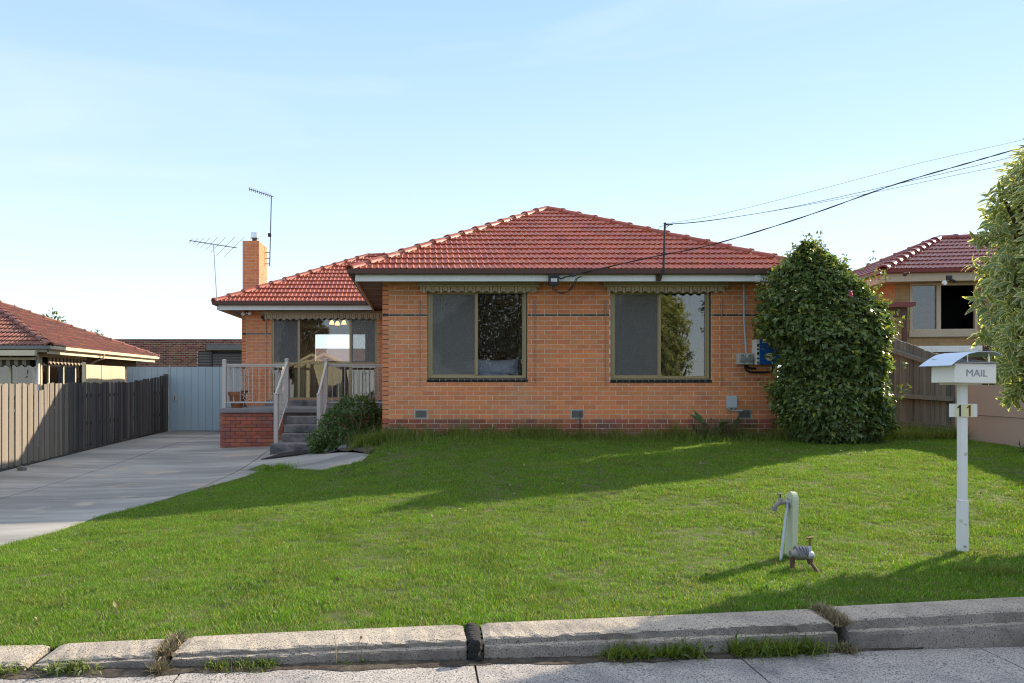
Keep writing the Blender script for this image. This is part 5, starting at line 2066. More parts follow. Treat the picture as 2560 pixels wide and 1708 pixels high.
bb = thing("switchboard_box", "blue switchboard cabinet with round yellow sticker beside the bush", "cabinet", (6.36, FY - .1, 1.6))
mb = MB()
mb.bbox(6.20, 6.60, FY - .20, FY - .004, 1.605, 2.06, .006)
mb.build("cabinet_body", "blue_paint", bb)
mb = MB()
mb.bbox(6.145, 6.199, FY - .195, FY - .004, 1.605, 2.06, .003)
sd = mb.build("side_panel", "white_paint", bb)
mb = MB()
for k, (z, h, ) in enumerate(((1.62, .035), (1.70, .03), (1.78, .05), (1.87, .03), (1.93, .05))):
    mb.box(6.155, 6.190, FY - .1975, FY - .1955, z, z + h)
mb.build("warning_label", "number_black", sd)
mb = MB()
mb.box(6.153, 6.192, FY - .1977, FY - .1957, 1.66, 1.69)
mb.build("warning_label", "sticker_yellow", sd)
mb = MB()
mb.lathe((6.375, FY - .2005, 1.745), [(.072, 0), (.072, -.002), (.001, -.002)], 22, 'Y')
st = mb.build("round_sticker", "sticker_pale", bb)
mb = MB()
mb.box(6.325, 6.39, FY - .205, FY - .203, 1.74, 1.755)
mb.box(6.395, 6.43, FY - .205, FY - .203, 1.755, 1.763)
mb.box(6.40, 6.42, FY - .205, FY - .203, 1.725, 1.735)
mb.build("lock_slot", "number_black", st)
mb = MB()
mb.box(6.24, 6.34, FY - .203, FY - .201, 2.0, 2.018)
mb.build("print_strip", "white_paint", bb)
mb = MB()
mb.tube([(6.0, FY - .05, 1.61), (6.0, FY - .05, 1.56), (6.03, FY - .05, 1.50), (6.09, FY - .05, 1.47), (6.16, FY - .05, 1.463), (6.44, FY - .05, 1.465)], .019, 9)
mb.tube([(6.02, FY - .05, 1.60), (6.06, FY - .04, 1.55), (6.12, FY - .04, 1.535), (6.2, FY - .04, 1.535)], .019, 9)
mb.tube([(6.44, FY - .05, 1.465), (6.5, FY - .05, 1.49), (6.51, FY - .05, 1.60)], .012, 8)
pp = solo(mb, "cable_pipe", "black_plastic", "bent black pipes below the meter boxes leading to blue cabinet", "pipe", smooth=True)

nb = thing("network_box", "light grey plastic box low on the wall above the right vent", "utility box", (5.76, FY - .04, .78))
mb = MB()
mb.bbox(5.665, 5.835, FY - .07, FY - .004, .80, 1.025, .012)
mb.build("box_body", "nbn_grey", nb)
mb = MB()
mb.bbox(5.655, 5.845, FY - .078, FY - .071, .812, 1.015, .003)
mb.box(5.74, 5.765, FY - .07, FY - .02, 1.025, 1.036)
mb.build("box_lid", "nbn_grey", nb)
mb = MB()
mb.tube([(5.71, FY - .03, .80), (5.71, FY - .03, .775)], .026, 9)
mb.tube([(5.79, FY - .03, .80), (5.79, FY - .03, .775)], .026, 9)
mb.tube([(5.72, FY - .03, .775), (5.74, FY - .03, .755), (5.96, FY - .03, .752)], .013, 8)
mb.build("box_conduit", "nbn_grey", nb)

gt_ = thing("garden_tap", "small grey garden tap below the middle air vent", "tap", (2.92, FY - .05, .5))
mb = MB()
mb.tube([(2.915, FY - .001, .575), (2.915, FY - .06, .575), (2.91, FY - .085, .55), (2.91, FY - .088, .52)], .013, 8)
mb.tube([(2.915, FY - .05, .575), (2.915, FY - .05, .63)], .008, 8)
mb.box(2.885, 2.945, FY - .056, FY - .044, .628, .638)
mb.build("tap_body", "metal_tarnished", gt_, smooth=True)
mb = MB()
mb.tube([(2.975, FY - .012, .71), (2.955, FY - .013, .66), (2.965, FY - .012, .58), (2.962, FY - .012, .22)], .008, 6)
mb.build("feed_pipe", "rust", gt_, smooth=True)

def flood(x, y, z, label, s=1.0):
    t = thing("flood_light", label, "flood light", (x, y, z), "eave security lights")
    mb = MB()
    mb.bbox(x - .05, x + .05, y - .04, y + .04, z - .015, z + .03, .006)
    mb.tube([(x - .03, y - .02, z), (x - .08, y - .05, z - .035)], .014, 7)
    mb.tube([(x + .03, y - .02, z), (x + .07, y - .05, z - .02)], .014, 7)
    mb.build("lamp_base", "black_plastic", t)
    for sx, zz in ((-1, -.05), (1, -.032)):
        mb = MB()
        mb.lathe((x + sx * .085, y - .05, z + zz), [(.02, .05), (.035, .03), (.048, -.03), (.05, -.045)], 14, 'Y')
        h = mb.build("lamp_hood", "beige_trim", t, smooth=True)
        mb = MB()
        mb.lathe((x + sx * .085, y - .096, z + zz), [(.046, 0), (.03, -.012), (.001, -.016)], 14, 'Y')
        mb.build("lamp_lens", "white_paint", h, smooth=True)
    mb = MB()
    mb.ball((x, y - .06, z - .02), .022, 9)
    mb.build("motion_sensor", "white_paint", t, smooth=True)
flood(-4.37, WY - .12, 3.06, "twin flood light under the wing eave at the left wall corner")
mb = MB()
mb.ball((-2.03, wfy + .12, 3.10), .055, 12, (1, 1, .9))
mb.box(-2.08, -1.98, wfy + .06, wfy + .16, 3.12, 3.15)
solo(mb, "dome_camera", "black_plastic", "small black dome camera under the wing fascia above the awning", "camera", smooth=True)
mb = MB()
mb.tube([(-3.93, WY - .01, 2.93), (-4.02, WY - .10, 2.96), (-3.98, WY - .12, 2.90)], .022, 7)
mb.ball((-3.95, WY - .10, 2.88), .035, 8)
solo(mb, "awning_winder", "metal_dark", "dark winder bracket at the left end of the wing awning", "bracket")

# light fitting glowing in the wing room
ch_ = thing("ceiling_lamp", "lit ceiling lamp with three warm glass shades inside the wing room", "lamp", (-2.22, 20.5, 3.1))
mb = MB()
mb.lathe((-2.22, 20.5, 3.0), [(.05, .115), (.05, .09), (.012, .08), (.012, 0), (.03, -.02)], 10)
for a in (-1, 0, 1):
    mb.tube([(-2.22, 20.5, 3.0), (-2.22 + a * .09, 20.45, 3.02), (-2.22 + a * .155, 20.42 - (0 if a else .08), 2.97)], .008, 6)
mb.build("lamp_arm", "brass", ch_)
for a in (-1, 0, 1):
    mb = MB()
    c = (-2.22 + a * .165, 20.42 - (0 if a else .09), 2.90 - (0 if a else .03))
    mb.lathe(c, [(.02, .07), (.045, .045), (.07, -.03), (.075, -.04)], 12)
    mb.build("lamp_shade", "lamp_glow", ch_, smooth=True)

# bed in the front room
bd = thing("bed", "bed with pale lilac quilt inside the left front window", "bed", (1.15, 15.6, .85))
mb = MB()
mb.bbox(.45, 1.85, 14.30, 16.6, .95, 1.32, .03)
mb.build("mattress", "fabric_white", bd)
mb = MB()
n = 14
vs, fs = [], []
for j in range(n + 1):
    for i in range(n + 1):
        u, v = i / n, j / n
        x = .42 + 1.46 * u
        yy = 14.28 + .5 * v
        z = 1.33 + .15 * (1 - abs(2 * u - 1) ** 3.0) * min(1, v * 3 + .55)
        vs.append((x, yy, z))
for j in range(n):
    for i in range(n):
        k = j * (n + 1) + i
        fs.append((k, k + 1, k + n + 2, k + n + 1))
k0 = len(vs)
vs += [(.42 + 1.46 * i / n, 14.28, 1.15) for i in range(n + 1)]
fs += [(k0 + i, k0 + i + 1, i + 1, i) for i in range(n)]
mb.add(vs, fs)
mb.build("quilt", "fabric_lilac", bd, smooth=True)
mb = MB()
mb.bbox(.40, 1.90, 16.6, 16.7, .85, 1.95, .02)
mb.build("headboard", "wood_brown", bd)
def pillow(x0, x1, label):
    mb = MB()
    n = 12
    vs, fs = [], []
    for sgn in (-1, 1):
        k0 = len(vs)
        for j in range(n + 1):
            for i in range(n + 1):
                u, v = 2 * i / n - 1, 2 * j / n - 1
                px = u * (1 - .10 * (1 - u * u) * 0 - .07 * (1 - abs(v)) )
                pz = v * (1 - .16 * (1 - u * u))
                th_ = .11 * max(0, (1 - u * u) * (1 - v * v)) ** .5
                vs.append(((x0 + x1) / 2 + px * (x1 - x0) / 2, 14.95 + sgn * th_ + (pz * .04), 1.575 + pz * .17))
        for j in range(n):
            for i in range(n):
                k = k0 + j * (n + 1) + i
                fs.append((k, k + 1, k + n + 2, k + n + 1))
    mb.add(vs, fs)
    return solo(mb, "pillow", "fabric_white", label, "pillow", "pillows on the bed", True)
pillow(.44, 1.14, "left white pillow standing behind the quilt, seen through dark screen")
pillow(1.10, 1.96, "right white pillow standing behind the quilt in clear pane")

# ================================================================== ROOFTOP AERIALS
a1_ = thing("tv_antenna", "wide low tv antenna on a bent mast left of the chimney", "antenna", at(541.8, 748, 18.4), "rooftop aerials")
mb = MB()
mb.tube([at(542.5, 752, 18.55), at(538, 680, 18.55), at(534.3, 611, 18.55)], .013, 7)
mb.build("mast", "metal_galv", a1_)
ba, bb_ = at(473.5, 601.5, 18.5), at(592.6, 620, 18.65)
mb = MB()
mb.tube([ba, bb_], .011, 6)
mb.build("boom", "metal_tarnished", a1_)
for k, t in enumerate((.03, .12, .22, .33, .46, .60, .76, .93)):
    c = ba.lerp(bb_, t)
    L = .16 + .62 * (k / 7) ** 1.1
    dv = Vector((.52, -.82, .16)).normalized()
    mb = MB()
    mb.tube([c - dv * L, c + dv * L], .0045, 5)
    mb.ball(c, .02, 6)
    mb.build("element", "metal_tarnished", a1_)
a2_ = thing("tv_antenna", "tall mast with short toothed antenna strapped to the chimney", "antenna", (-4.4, 21.6, 4.7), "rooftop aerials")
mb = MB()
mp0, mp1 = at(674.3, 666, 21.7), at(678.6, 490, 21.7)
mb.tube([mp0, mp1], .015, 7)
mb.build("mast", "metal_dark", a2_)
mb = MB()
for y_ in (632, 646, 660):
    p = at(675, y_, 21.7)
    mb.tube([(CX1, 21.7, p.z), p], .012, 5)
mb.build("bracket", "metal_dark", a2_)
mb = MB()
p = at(676.5, 588, 21.68)
mb.bbox(p.x - .07, p.x + .02, p.y - .05, p.y + .02, p.z - .05, p.z + .05, .006)
mb.build("amplifier", "black_plastic", a2_)
ba, bb_ = at(622, 472, 21.7), at(684, 492, 21.7)
mb = MB()
mb.tube([ba, bb_], .012, 6)
mb.build("boom", "metal_tarnished", a2_)
for k in range(11):
    c = ba.lerp(bb_, .03 + k * .082)
    mb = MB()
    dv = Vector((.28, -.93, .22)).normalized()
    mb.tube([c - dv * .11, c + dv * .11], .008, 5)
    mb.tube([c + Vector((0, 0, -.045)), c + Vector((.01, 0, .045))], .007, 5)
    mb.build("element", "metal_tarnished", a2_)

# fittings on the right house
mb = MB()
p = at(2262, 686, 17.5)
mb.tube([p + Vector((0, .05, .02)), p, p + Vector((-.05, -.08, -.02))], .022, 7)
mb.tube([p + Vector((0, 0, 0)), p + Vector((.06, -.07, .03))], .025, 7)
mb.ball(p, .05, 9)
solo(mb, "security_light", "rust", "small dark security light under the right house's maroon gutter", "light")
mb = MB()
p = at(2362, 707, 17.1)
mb.lathe(p, [(.04, .05), (.055, .0), (.05, -.01)], 16, 'Y')
ln = solo(mb, "wall_lamp", "white_paint", "round white lamp at the top of the right house's dark window", "lamp", smooth=True)
p = at(2374, 698, 17.15)
mb = MB()
mb.box(p.x - .07, p.x + .05, p.y - .02, p.y + .02, p.z - .03, p.z + .08)
mb.tube([p, p + Vector((.10, -.05, -.06))], .03, 7)
solo(mb, "lamp_bracket", "black_plastic", "black bracket beside the round white lamp under the eave", "bracket")

# ================================================================== MAILBOX
mx = thing("mailbox", "white mailbox marked MAIL on a white post with number 11 plate", "mailbox", (4.715, 6.57, -.2))
bx0, bx1, by0, by1, bz0, bz1 = 4.54, 4.895, 6.42, 6.716, 1.257, 1.425
TILT = Matrix.Translation((4.7, 6.5, 1.257)) @ Matrix.Rotation(math.radians(1.1), 4, 'Y') @ Matrix.Translation((-4.7, -6.5, -1.257))
mb = MB()
mb.bbox(bx0, bx1, by0, by1, bz0, bz1, .004, TILT)
body = mb.build("mailbox_body", "mailbox_cream", mx)
tm = text_mesh("MAIL", .085, "lettering_grey")
lo = sharedobj("lettering", tm, body, TILT @ Matrix.Translation((4.725, by0 - .0015, 1.34)) @ FACE)
mb = MB()
vs, fs = [], []
n = 18
for i in range(n + 1):
    t = i / n
    x = 4.467 + .435 * t
    z = float(np.interp(x, (4.467, 4.53, 4.617, 4.70, 4.81, 4.86, 4.902), (1.398, 1.448, 1.502, 1.521, 1.526, 1.515, 1.492)))
    for yy in (by0 - .055, by1 + .06):
        for d_ in (0, .004):
            vs.append(TILT @ Vector((x, yy, z + d_)))
    if i:
        k = 4 * i
        fs += [(k - 4, k - 2, k + 2, k), (k - 3, k + 1, k + 3, k - 1), (k - 4, k, k + 1, k - 3), (k - 2, k - 1, k + 3, k + 2)]
mb.add(vs, fs)
mb.build("curved_roof", "mailbox_roof", mx, smooth=True)
mb = MB()
mb.bbox(bx0 - .0, bx1 + .004, by0 - .02, by1, bz1 + .004, bz1 + .014, .003, TILT @ Matrix.Translation((0, by0, bz1)) @ Matrix.Rotation(.10, 4, 'X') @ Matrix.Translation((0, -by0, -bz1)))
mb.build("box_lid", "metal_galv", mx)
mb = MB()
for xx, zt in ((4.665, 1.512), (4.850, 1.515)):
    mb.tube([TILT @ Vector((xx, by0 + .03, bz1)), TILT @ Vector((xx, by0 + .03, zt))], .006, 7)
mb.build("roof_rod", "metal_alu", mx)
mb = MB()
for xx, yy in ((4.56, by0 + .02), (4.545, by1 - .02)):
    mb.ball(TILT @ Vector((xx, yy, 1.452)), .006, 6)
mb.build("screw", "metal_dark", mx)
px0, px1, py0_, py1_ = 4.684, 4.745, 6.545, 6.60
mb = MB()
mb.bbox(px0 - .004, px1 + .004, py0_ - .004, py1_ + .004, -.30, .245, .004)
lp_ = mb.build("post_sleeve", "white_post", mx)
mb = MB()
mb.lathe((4.715, py0_ - .004, -.155), [(.012, 0), (.012, -.006), (.004, -.009), (.001, -.009)], 10, 'Y')
mb.build("bolt", "metal_galv", lp_)
mb = MB()
mb.bbox(px0, px1, py0_, py1_, .24, 1.256, .004)
mb.build("post", "white_post", mx)
mb = MB()
mb.bbox(4.60, 4.80, 6.46, 6.70, 1.243, 1.2565, .002)
mb.build("support_plate", "white_paint", mx)
pl0, pl1, plz0, plz1 = 4.577, 4.820, .963, 1.078
mb = MB()
mb.bbox(pl0, pl1, py0_ - .010, py0_ - .002, plz0, plz1, .003)
plate = mb.build("number_plate", "white_paint", mx)
for a, b, m_ in ((.0445, .1245, "sticker_pale"), (.1255, .207, "sticker_yellow")):
    mb = MB()
    mb.box(pl0 + a, pl0 + b, py0_ - .0120, py0_ - .0105, plz0 + .003, plz1 - .003)
    mb.build("number_sticker", m_, plate)
for cx, m_ in ((.082, "number_black"), (.165, "number_brown")):
    mb = MB()
    x = pl0 + cx
    mb.prism([(x + .0, plz0 + .006), (x + .0155, plz0 + .006), (x + .0155, plz1 - .010), (x + .005, plz1 - .010), (x - .0155, plz1 - .030), (x - .0155, plz1 - .040), (x + .0, plz1 - .032)], 'Y', py0_ - .0136, py0_ - .0124)
    mb.build("numeral", m_, plate)
mb = MB()
vs = []
mb.tube([TILT @ Vector((4.60 + .04 * k, by0 + .08 + .02 * k, 1.447 + .010 * math.sin(k * 1.3))) for k in range(6)], .024, 9)
solo(mb, "newspaper", "paper", "rolled pale newspaper lying on the mailbox under its curved roof", "newspaper", smooth=True)

# ================================================================== TAP POST AND WATER METER
tp = thing("tap_post", "pale green round-topped timber post with an old brass tap and pipe on it", "tap post", (3.14, 6.4, -.22))
gz = ground(3.14, 6.4)
mb = MB()
prof = [(6.33, gz - .05), (6.33, .26)] + [(6.395 - .065 * math.cos(a), .275 + .065 * math.sin(a)) for a in np.linspace(.0, math.pi, 9)] + [(6.46, .26), (6.46, gz - .05)]
LEAN = Matrix.Translation((3.12, 6.4, gz)) @ Matrix.Rotation(math.radians(1.4), 4, 'Y') @ Matrix.Translation((-3.12, -6.4, -gz))
mb.prism(prof, 'X', 3.115, 3.160)
mb.v = [tuple(LEAN @ Vector(p)) for p in mb.v]
mb.build("post", "post_green", tp)
mb = MB()
mb.tube([(3.128, 6.395, .248), (3.09, 6.395, .248)], .020, 9)
mb.bbox(3.118, 3.130, 6.36, 6.43, .215, .285, .004)
mb.tube([(3.10, 6.395, .25), (3.105, 6.39, .20)], .017, 8)
mb.build("elbow", "metal_galv", tp, smooth=True)
mb = MB()
mb.tube([(3.09, 6.395, .248), (3.045, 6.39, .248), (3.02, 6.385, .240), (2.993, 6.385, .205)], .019, 9)
mb.tube([(3.045, 6.39, .25), (3.045, 6.39, .285)], .022, 9, r1=.014)
mb.tube([(2.995, 6.385, .212), (2.988, 6.384, .175)], .024, 9, r1=.02)
tb = mb.build("tap_body", "metal_tarnished", tp, smooth=True)
mb = MB()
mb.tube([(3.045, 6.39, .285), (3.045, 6.39, .318)], .006, 6)
mb.tube([(3.012, 6.37, .32), (3.078, 6.41, .32)], .006, 6)
mb.build("tap_handle", "metal_dark", tb)
mb = MB()
mb.tube([(3.105, 6.39, .205), (3.09, 6.38, .14)], .0135, 8)
mb.tube([(3.09, 6.38, .14), (3.005, 6.31, -.26)], .0125, 8)
mb.build("riser_pipe", "metal_galv", tp, smooth=True)
wm = thing("water_meter", "rusty water meter with brass stop valve standing in front of tap post", "water meter", (3.07, 6.05, -.23))
mb = MB()
mb.tube([(3.0, 6.09, -.30), (3.0, 6.09, -.13), (3.01, 6.09, -.115), (3.03, 6.085, -.115)], .019, 9)
mb.build("inlet_pipe", "rust", wm, smooth=True)
mb = MB()
mb.lathe((3.0, 6.085, -.12), [(.028, -.02), (.03, 0), (.042, .015), (.05, .035), (.05, .085), (.042, .1), (.03, .112)], 14, 'X')
mbody = mb.build("meter_body", "metal_tarnished", wm, smooth=True)
mb = MB()
for xx in (3.02, 3.045, 3.07, 3.09):
    mb.lathe((xx, 6.085, -.105), [(.046, 0), (.052, .004), (.052, .014), (.046, .018)], 14, 'X')
mb.build("tape_wrap", "tape_grey", mbody)
mb = MB()
mb.ball((3.125, 6.07, -.125), .042, 12, (1, 1, .95))
mb.tube([(3.125, 6.07, -.09), (3.128, 6.07, -.05)], .02, 9, r1=.012)
mb.build("valve_body", "metal_galv", wm, smooth=True)
mb = MB()
mb.tube([(3.128, 6.07, -.06), (3.13, 6.07, .01)], .009, 8)
mb.tube([(3.10, 6.055, .014), (3.16, 6.085, .014)], .008, 7)
mb.build("valve_handle", "brass", wm, smooth=True)
mb = MB()
mb.tube([(3.125, 6.065, -.15), (3.128, 6.05, -.19)], .026, 9, r1=.02)
mb.tube([(3.128, 6.05, -.18), (3.13, 5.80, -.30)], .014, 8)
mb.build("outlet_pipe", "rust", wm, smooth=True)

mb = MB()
mb.ball((-7.30, 13.85, ground(-7.3, 13.85) + .03), .09, 9, (1, .8, .6))
mb.v = [(p[0] + rng.uniform(-.012, .012), p[1] + rng.uniform(-.012, .012), p[2] + rng.uniform(-.01, .01)) for p in mb.v]
solo(mb, "stone", "stone", "pale stone lying at the foot of the timber palings on the left", "stone")
for k, (x, y, s) in enumerate(((-1.75, 14.75, .11), (-1.45, 14.5, .13), (-1.2, 14.2, .10))):
    mb = MB()
    mb.ball((x, y, ground(x, y) + .01), s * .8, 9, (1.2, .8, .7))
    mb.v = [(p[0] + rng.uniform(-.015, .015), p[1] + rng.uniform(-.015, .015), p[2] + rng.uniform(-.015, .015)) for p in mb.v]
    solo(mb, "stone", "stone", ("grey edging stone under the shrub nearest the steps", "largest grey edging stone below the middle of the shrub", "grey edging stone below the shrub nearest the front wall")[k], "stone", "edging stones")

# ================================================================== PLANTS
LEAF_V = np.array([(0, 0, 0), (.5, .45, .10), (0, 1, -.12), (-.5, .45, .10), (0, .5, -.02)], float)
LEAF_F = np.array([(0, 1, 2, 4), (0, 4, 2, 3)])

def unit(a):
    return a / (np.linalg.norm(a, axis=1, keepdims=True) + 1e-9)

def leaf_cloud(name, pos, nrm, length, width, material, parent, jitter=.55, droop=.35, kind="stuff"):
    n = len(pos)
    rd = nr.normal(size=(n, 3))
    # blades lie roughly in the surface, tips pointing out and down
    d = unit(nrm * .55 + rd * jitter + np.array([0, 0, -droop]))
    up = unit(nrm * .8 + np.array([0, 0, .7]) + nr.normal(size=(n, 3)) * .45)
    fr = frames_from(d, up)
    tv = LEAF_V * np.array([width / length, 1, 1])
    me = scatter(name, tv, LEAF_F, pos, fr, length * nr.uniform(.6, 1.25, n), material)
    o = bpy.data.objects.new(name, me)
    place(o, parent, Matrix.Identity(4))
    tag(o, kind=kind)
    return o

def blob_points(rows, cy, ry, n, inner=.55, lump=.10, front=.75):
    """rows: (z, xleft, xright); points in the outer shell of that turned shape"""
    rows = np.array(rows)
    zs = rows[:, 0]
    out_p, out_n = [], []
    zz = nr.uniform(zs.min(), zs.max(), n * 2)
    xl = np.interp(zz, zs, rows[:, 1])
    xr = np.interp(zz, zs, rows[:, 2])
    keep = nr.uniform(0, 1, n * 2) < (xr - xl) / (rows[:, 2] - rows[:, 1]).max() * .9 + .12
    zz, xl, xr = zz[keep][:n], xl[keep][:n], xr[keep][:n]
    m = len(zz)
    ph = nr.uniform(0, 2 * np.pi, m)
    fl = nr.uniform(0, 1, m) < front
    ph = np.where(fl, -np.abs((ph + np.pi) % (2 * np.pi) - np.pi), ph)          # front = negative y
    bz, bp_, ba = nr.uniform(zs.min(), zs.max(), 60), nr.uniform(-np.pi, np.pi, 60), nr.uniform(-1.3, 1.0, 60)
    dphi = (ph[:, None] - bp_[None] + np.pi) % (2 * np.pi) - np.pi
    sz_ = (zs.max() - zs.min()) * .10
    bumps = (ba[None] * np.exp(-(dphi / .38) ** 2 - ((zz[:, None] - bz[None]) / sz_) ** 2)).sum(axis=1)
    lumpv = 1 + lump * np.clip(bumps, -1.6, 1.5) + .5 * lump * (np.sin(ph * 5 + zz * 4.3) * np.sin(zz * 6.1 + ph * 3) + .7 * np.sin(ph * 11 + zz * 9) * np.sin(zz * 13 - ph * 4))
    rad = np.where(nr.uniform(0, 1, m) < .72, nr.uniform(.90, 1.02, m), nr.uniform(inner, .95, m)) * lumpv
    cx, rx = (xl + xr) / 2, (xr - xl) / 2
    ryz = ry * rx / rx.max()
    p = np.c_[cx + np.cos(ph) * rx * rad, cy + np.sin(ph) * ryz * rad, zz]
    nn = unit(np.c_[np.cos(ph), np.sin(ph), nr.normal(0, .35, m) + .15 + .9 * np.clip((zz - zs.max() + .7) / .7, 0, 1)])
    return p, nn

def stems(name, base, tops, r, parent, material="bark"):
    mb = MB()
    for tpt in tops:
        b = Vector(base) + Vector((rng.uniform(-.06, .06), rng.uniform(-.06, .06), 0))
        t_ = Vector(tpt)
        mid = b.lerp(t_, .5) + Vector((rng.uniform(-.12, .12), rng.uniform(-.12, .12), .05))
        mb.tube([b, mid, t_], r, 6, r1=r * .4)
    return mb.build(name, material, parent, smooth=True)

# camellia at the right corner of the house
cam_ = thing("camellia_bush", "tall glossy dark green camellia bush at the right corner of the house", "bush", (7.05, 13.1, .28))
prof = [(605, 2002, 2030), (622, 1985, 2042), (645, 1962, 2085), (680, 1925, 2118), (720, 1908, 2166), (760, 1893, 2186), (800, 1886, 2216), (838, 1888, 2222), (856, 1922, 2220), (885, 1932, 2216), (912, 1934, 2220),
        (930, 1930, 2222), (970, 1928, 2228), (1020, 1945, 2232), (1060, 1960, 2228), (1098, 1990, 2195)]
PXM = 1890 / 13.1
rows = [(EYE + (960 - y) / PXM, (a - 1050) / PXM + (.10 if y < 960 else .02), (b - 1050) / PXM - .10) for (y, a, b) in prof][::-1]
p, n_ = blob_points(rows, 13.1, .85, 17000, lump=.15, inner=.6)
leaf_cloud("foliage", p, n_, .108, .060, "leaf_camellia", cam_)
p, n_ = blob_points(rows, 13.1, .8, 7000, lump=.085, inner=.45, front=.5)
leaf_cloud("inner_foliage", (p - np.array([7.05, 13.1, 0])) * np.array([.82, .80, .97]) + np.array([7.05, 13.1, .05]), n_, .15, .085, "leaf_camellia", cam_, jitter=.3)
tops = [(7.05 + rng.uniform(-.8, .8), 13.1 + rng.uniform(-.6, .6), rng.uniform(1.2, 3.0)) for _ in range(16)]
stems("trunk", (7.05, 13.1, .2), tops, .03, cam_)
# loose sprigs breaking the outline
p2, n2 = [], []
for _ in range(95):
    z = rng.uniform(.9, 3.6)
    xl = np.interp(z, [r[0] for r in rows], [r[1] for r in rows])
    xr = np.interp(z, [r[0] for r in rows], [r[2] for r in rows])
    s = rng.choice((-1, 1))
    cx = (xl if s < 0 else xr) + rng.uniform(-.1, .02) * s
    if z > 3.2:
        cx = rng.uniform(xl, xr)
    ln_ = rng.randint(5, 14)
    yb_ = 13.1 + rng.uniform(-.6, .2)
    for k in range(ln_):
        p2.append((cx + s * k * .016 * (.2 if z > 3.2 else 1) + rng.uniform(-.02, .02), yb_ + rng.uniform(-.04, .04), z + k * rng.uniform(.012, .026)))
        n2.append((s * rng.random(), rng.uniform(-1, 1), .6))
for (sx_, sy_, ht) in ((1990, 632, .22), (2016, 618, .26), (2042, 624, .22), (2066, 645, .2), (2108, 668, .24), (1960, 668, .2), (2150, 715, .2), (1930, 690, .18), (2190, 780, .2), (1900, 735, .18)):
    for q_ in range(3):
        c = at(sx_ + rng.uniform(-10, 10), sy_ + rng.uniform(0, 14), 13.1 + rng.uniform(-.35, .25))
        dx_ = rng.uniform(-.25, .25) + (sx_ - 2040) / 700
        for k in range(13):
            t_ = k / 13 * ht * rng.uniform(.8, 1.15)
            p2.append((c.x + dx_ * t_ + rng.uniform(-.025, .025), c.y + rng.uniform(-.03, .03), c.z + t_))
            n2.append((rng.uniform(-1, 1), rng.uniform(-1, .3), .5))
leaf_cloud("sprig", np.array(p2), unit(np.array(n2)), .08, .04, "leaf_camellia", cam_)
mb = MB()
c = at(2127, 735, 12.3)
for k in range(9):
    a = k * .7
    mb.ball((c.x + .014 * math.cos(a), c.y + .012 * math.sin(a * 2), c.z + .034 * math.sin(a)), .018, 6, (1, .6, 1))
mb.build("flower", "petal_pink", cam_, smooth=True)
q, _ = blob_points(rows, 13.05, .88, 260, inner=.97, lump=.1)
mb = MB()
for v in q:
    if v[1] < 13.0:
        mb.ball(tuple(v), rng.uniform(.006, .010), 5)
mb.build("flower_bud", "petal_white", cam_, kind="stuff")

# variegated bush at the right frame edge
vb = thing("variegated_bush", "large bush with cream-edged pale green leaves at the right, behind the mailbox", "bush", (6.75, 7.1, -.1))
cols = [-.5, -.30, .30, .5]
rowsv = [0, .18, .45, .72, 1.0]
wd_ = [.12, .72, 1.0, .72, .06]
VV, MG = [], []
for t, wq in zip(rowsv, wd_):
    for ci, c_ in enumerate(cols):
        VV.append((c_ * wq, t, .10 * abs(c_) * wq * 2 - .16 * t * t))
        MG.append(1.0 if (ci in (0, 3) or t in (0, 1.0)) else 0.0)
VV = np.array(VV)
MG = np.array(MG)
VFq = np.array([(r * 4 + c_, r * 4 + c_ + 1, (r + 1) * 4 + c_ + 1, (r + 1) * 4 + c_) for r in range(4) for c_ in range(3)])
cen, rad = np.array([6.50, 7.0, 2.33]), np.array([1.15, .92, 1.68])
P_all, D_all, U_all = [], [], []
ns = 0
while ns < 2100:
    v = nr.normal(size=3)
    v /= np.linalg.norm(v)
    if v[0] > .75:
        continue
    k = nr.uniform(.80, 1.03) if nr.uniform() < .75 else nr.uniform(.5, .85)
    lump = 1 + .09 * math.sin(v[0] * 9 + v[2] * 7) * math.sin(v[2] * 11 + v[1] * 5)
    tip = cen + v * rad * k * lump
    ax = v * .8 + np.array([0, -.1, .25]) + nr.normal(size=3) * .35
    ax /= np.linalg.norm(ax)
    a0 = np.cross(ax, [0.3, .2, 1.0])
    a0 /= np.linalg.norm(a0)
    b0 = np.cross(ax, a0)
    for j in range(9):
        th_ = j * 2.4
        sp_ = a0 * math.cos(th_) + b0 * math.sin(th_)
        lift = .35 + .7 * (j / 9)
        d_ = sp_ + ax * lift + np.array([0, 0, -.35])
        P_all.append(tip + ax * (.012 * j - .08))
        D_all.append(d_)
        U_all.append(ax + nr.normal(size=3) * .3)
    ns += 1
P_all, D_all, U_all = map(np.array, (P_all, D_all, U_all))
Fr = frames_from(D_all, U_all)
sc_ = nr.uniform(.085, .15, len(P_all))
tv = VV * np.array([.34, 1, 1])
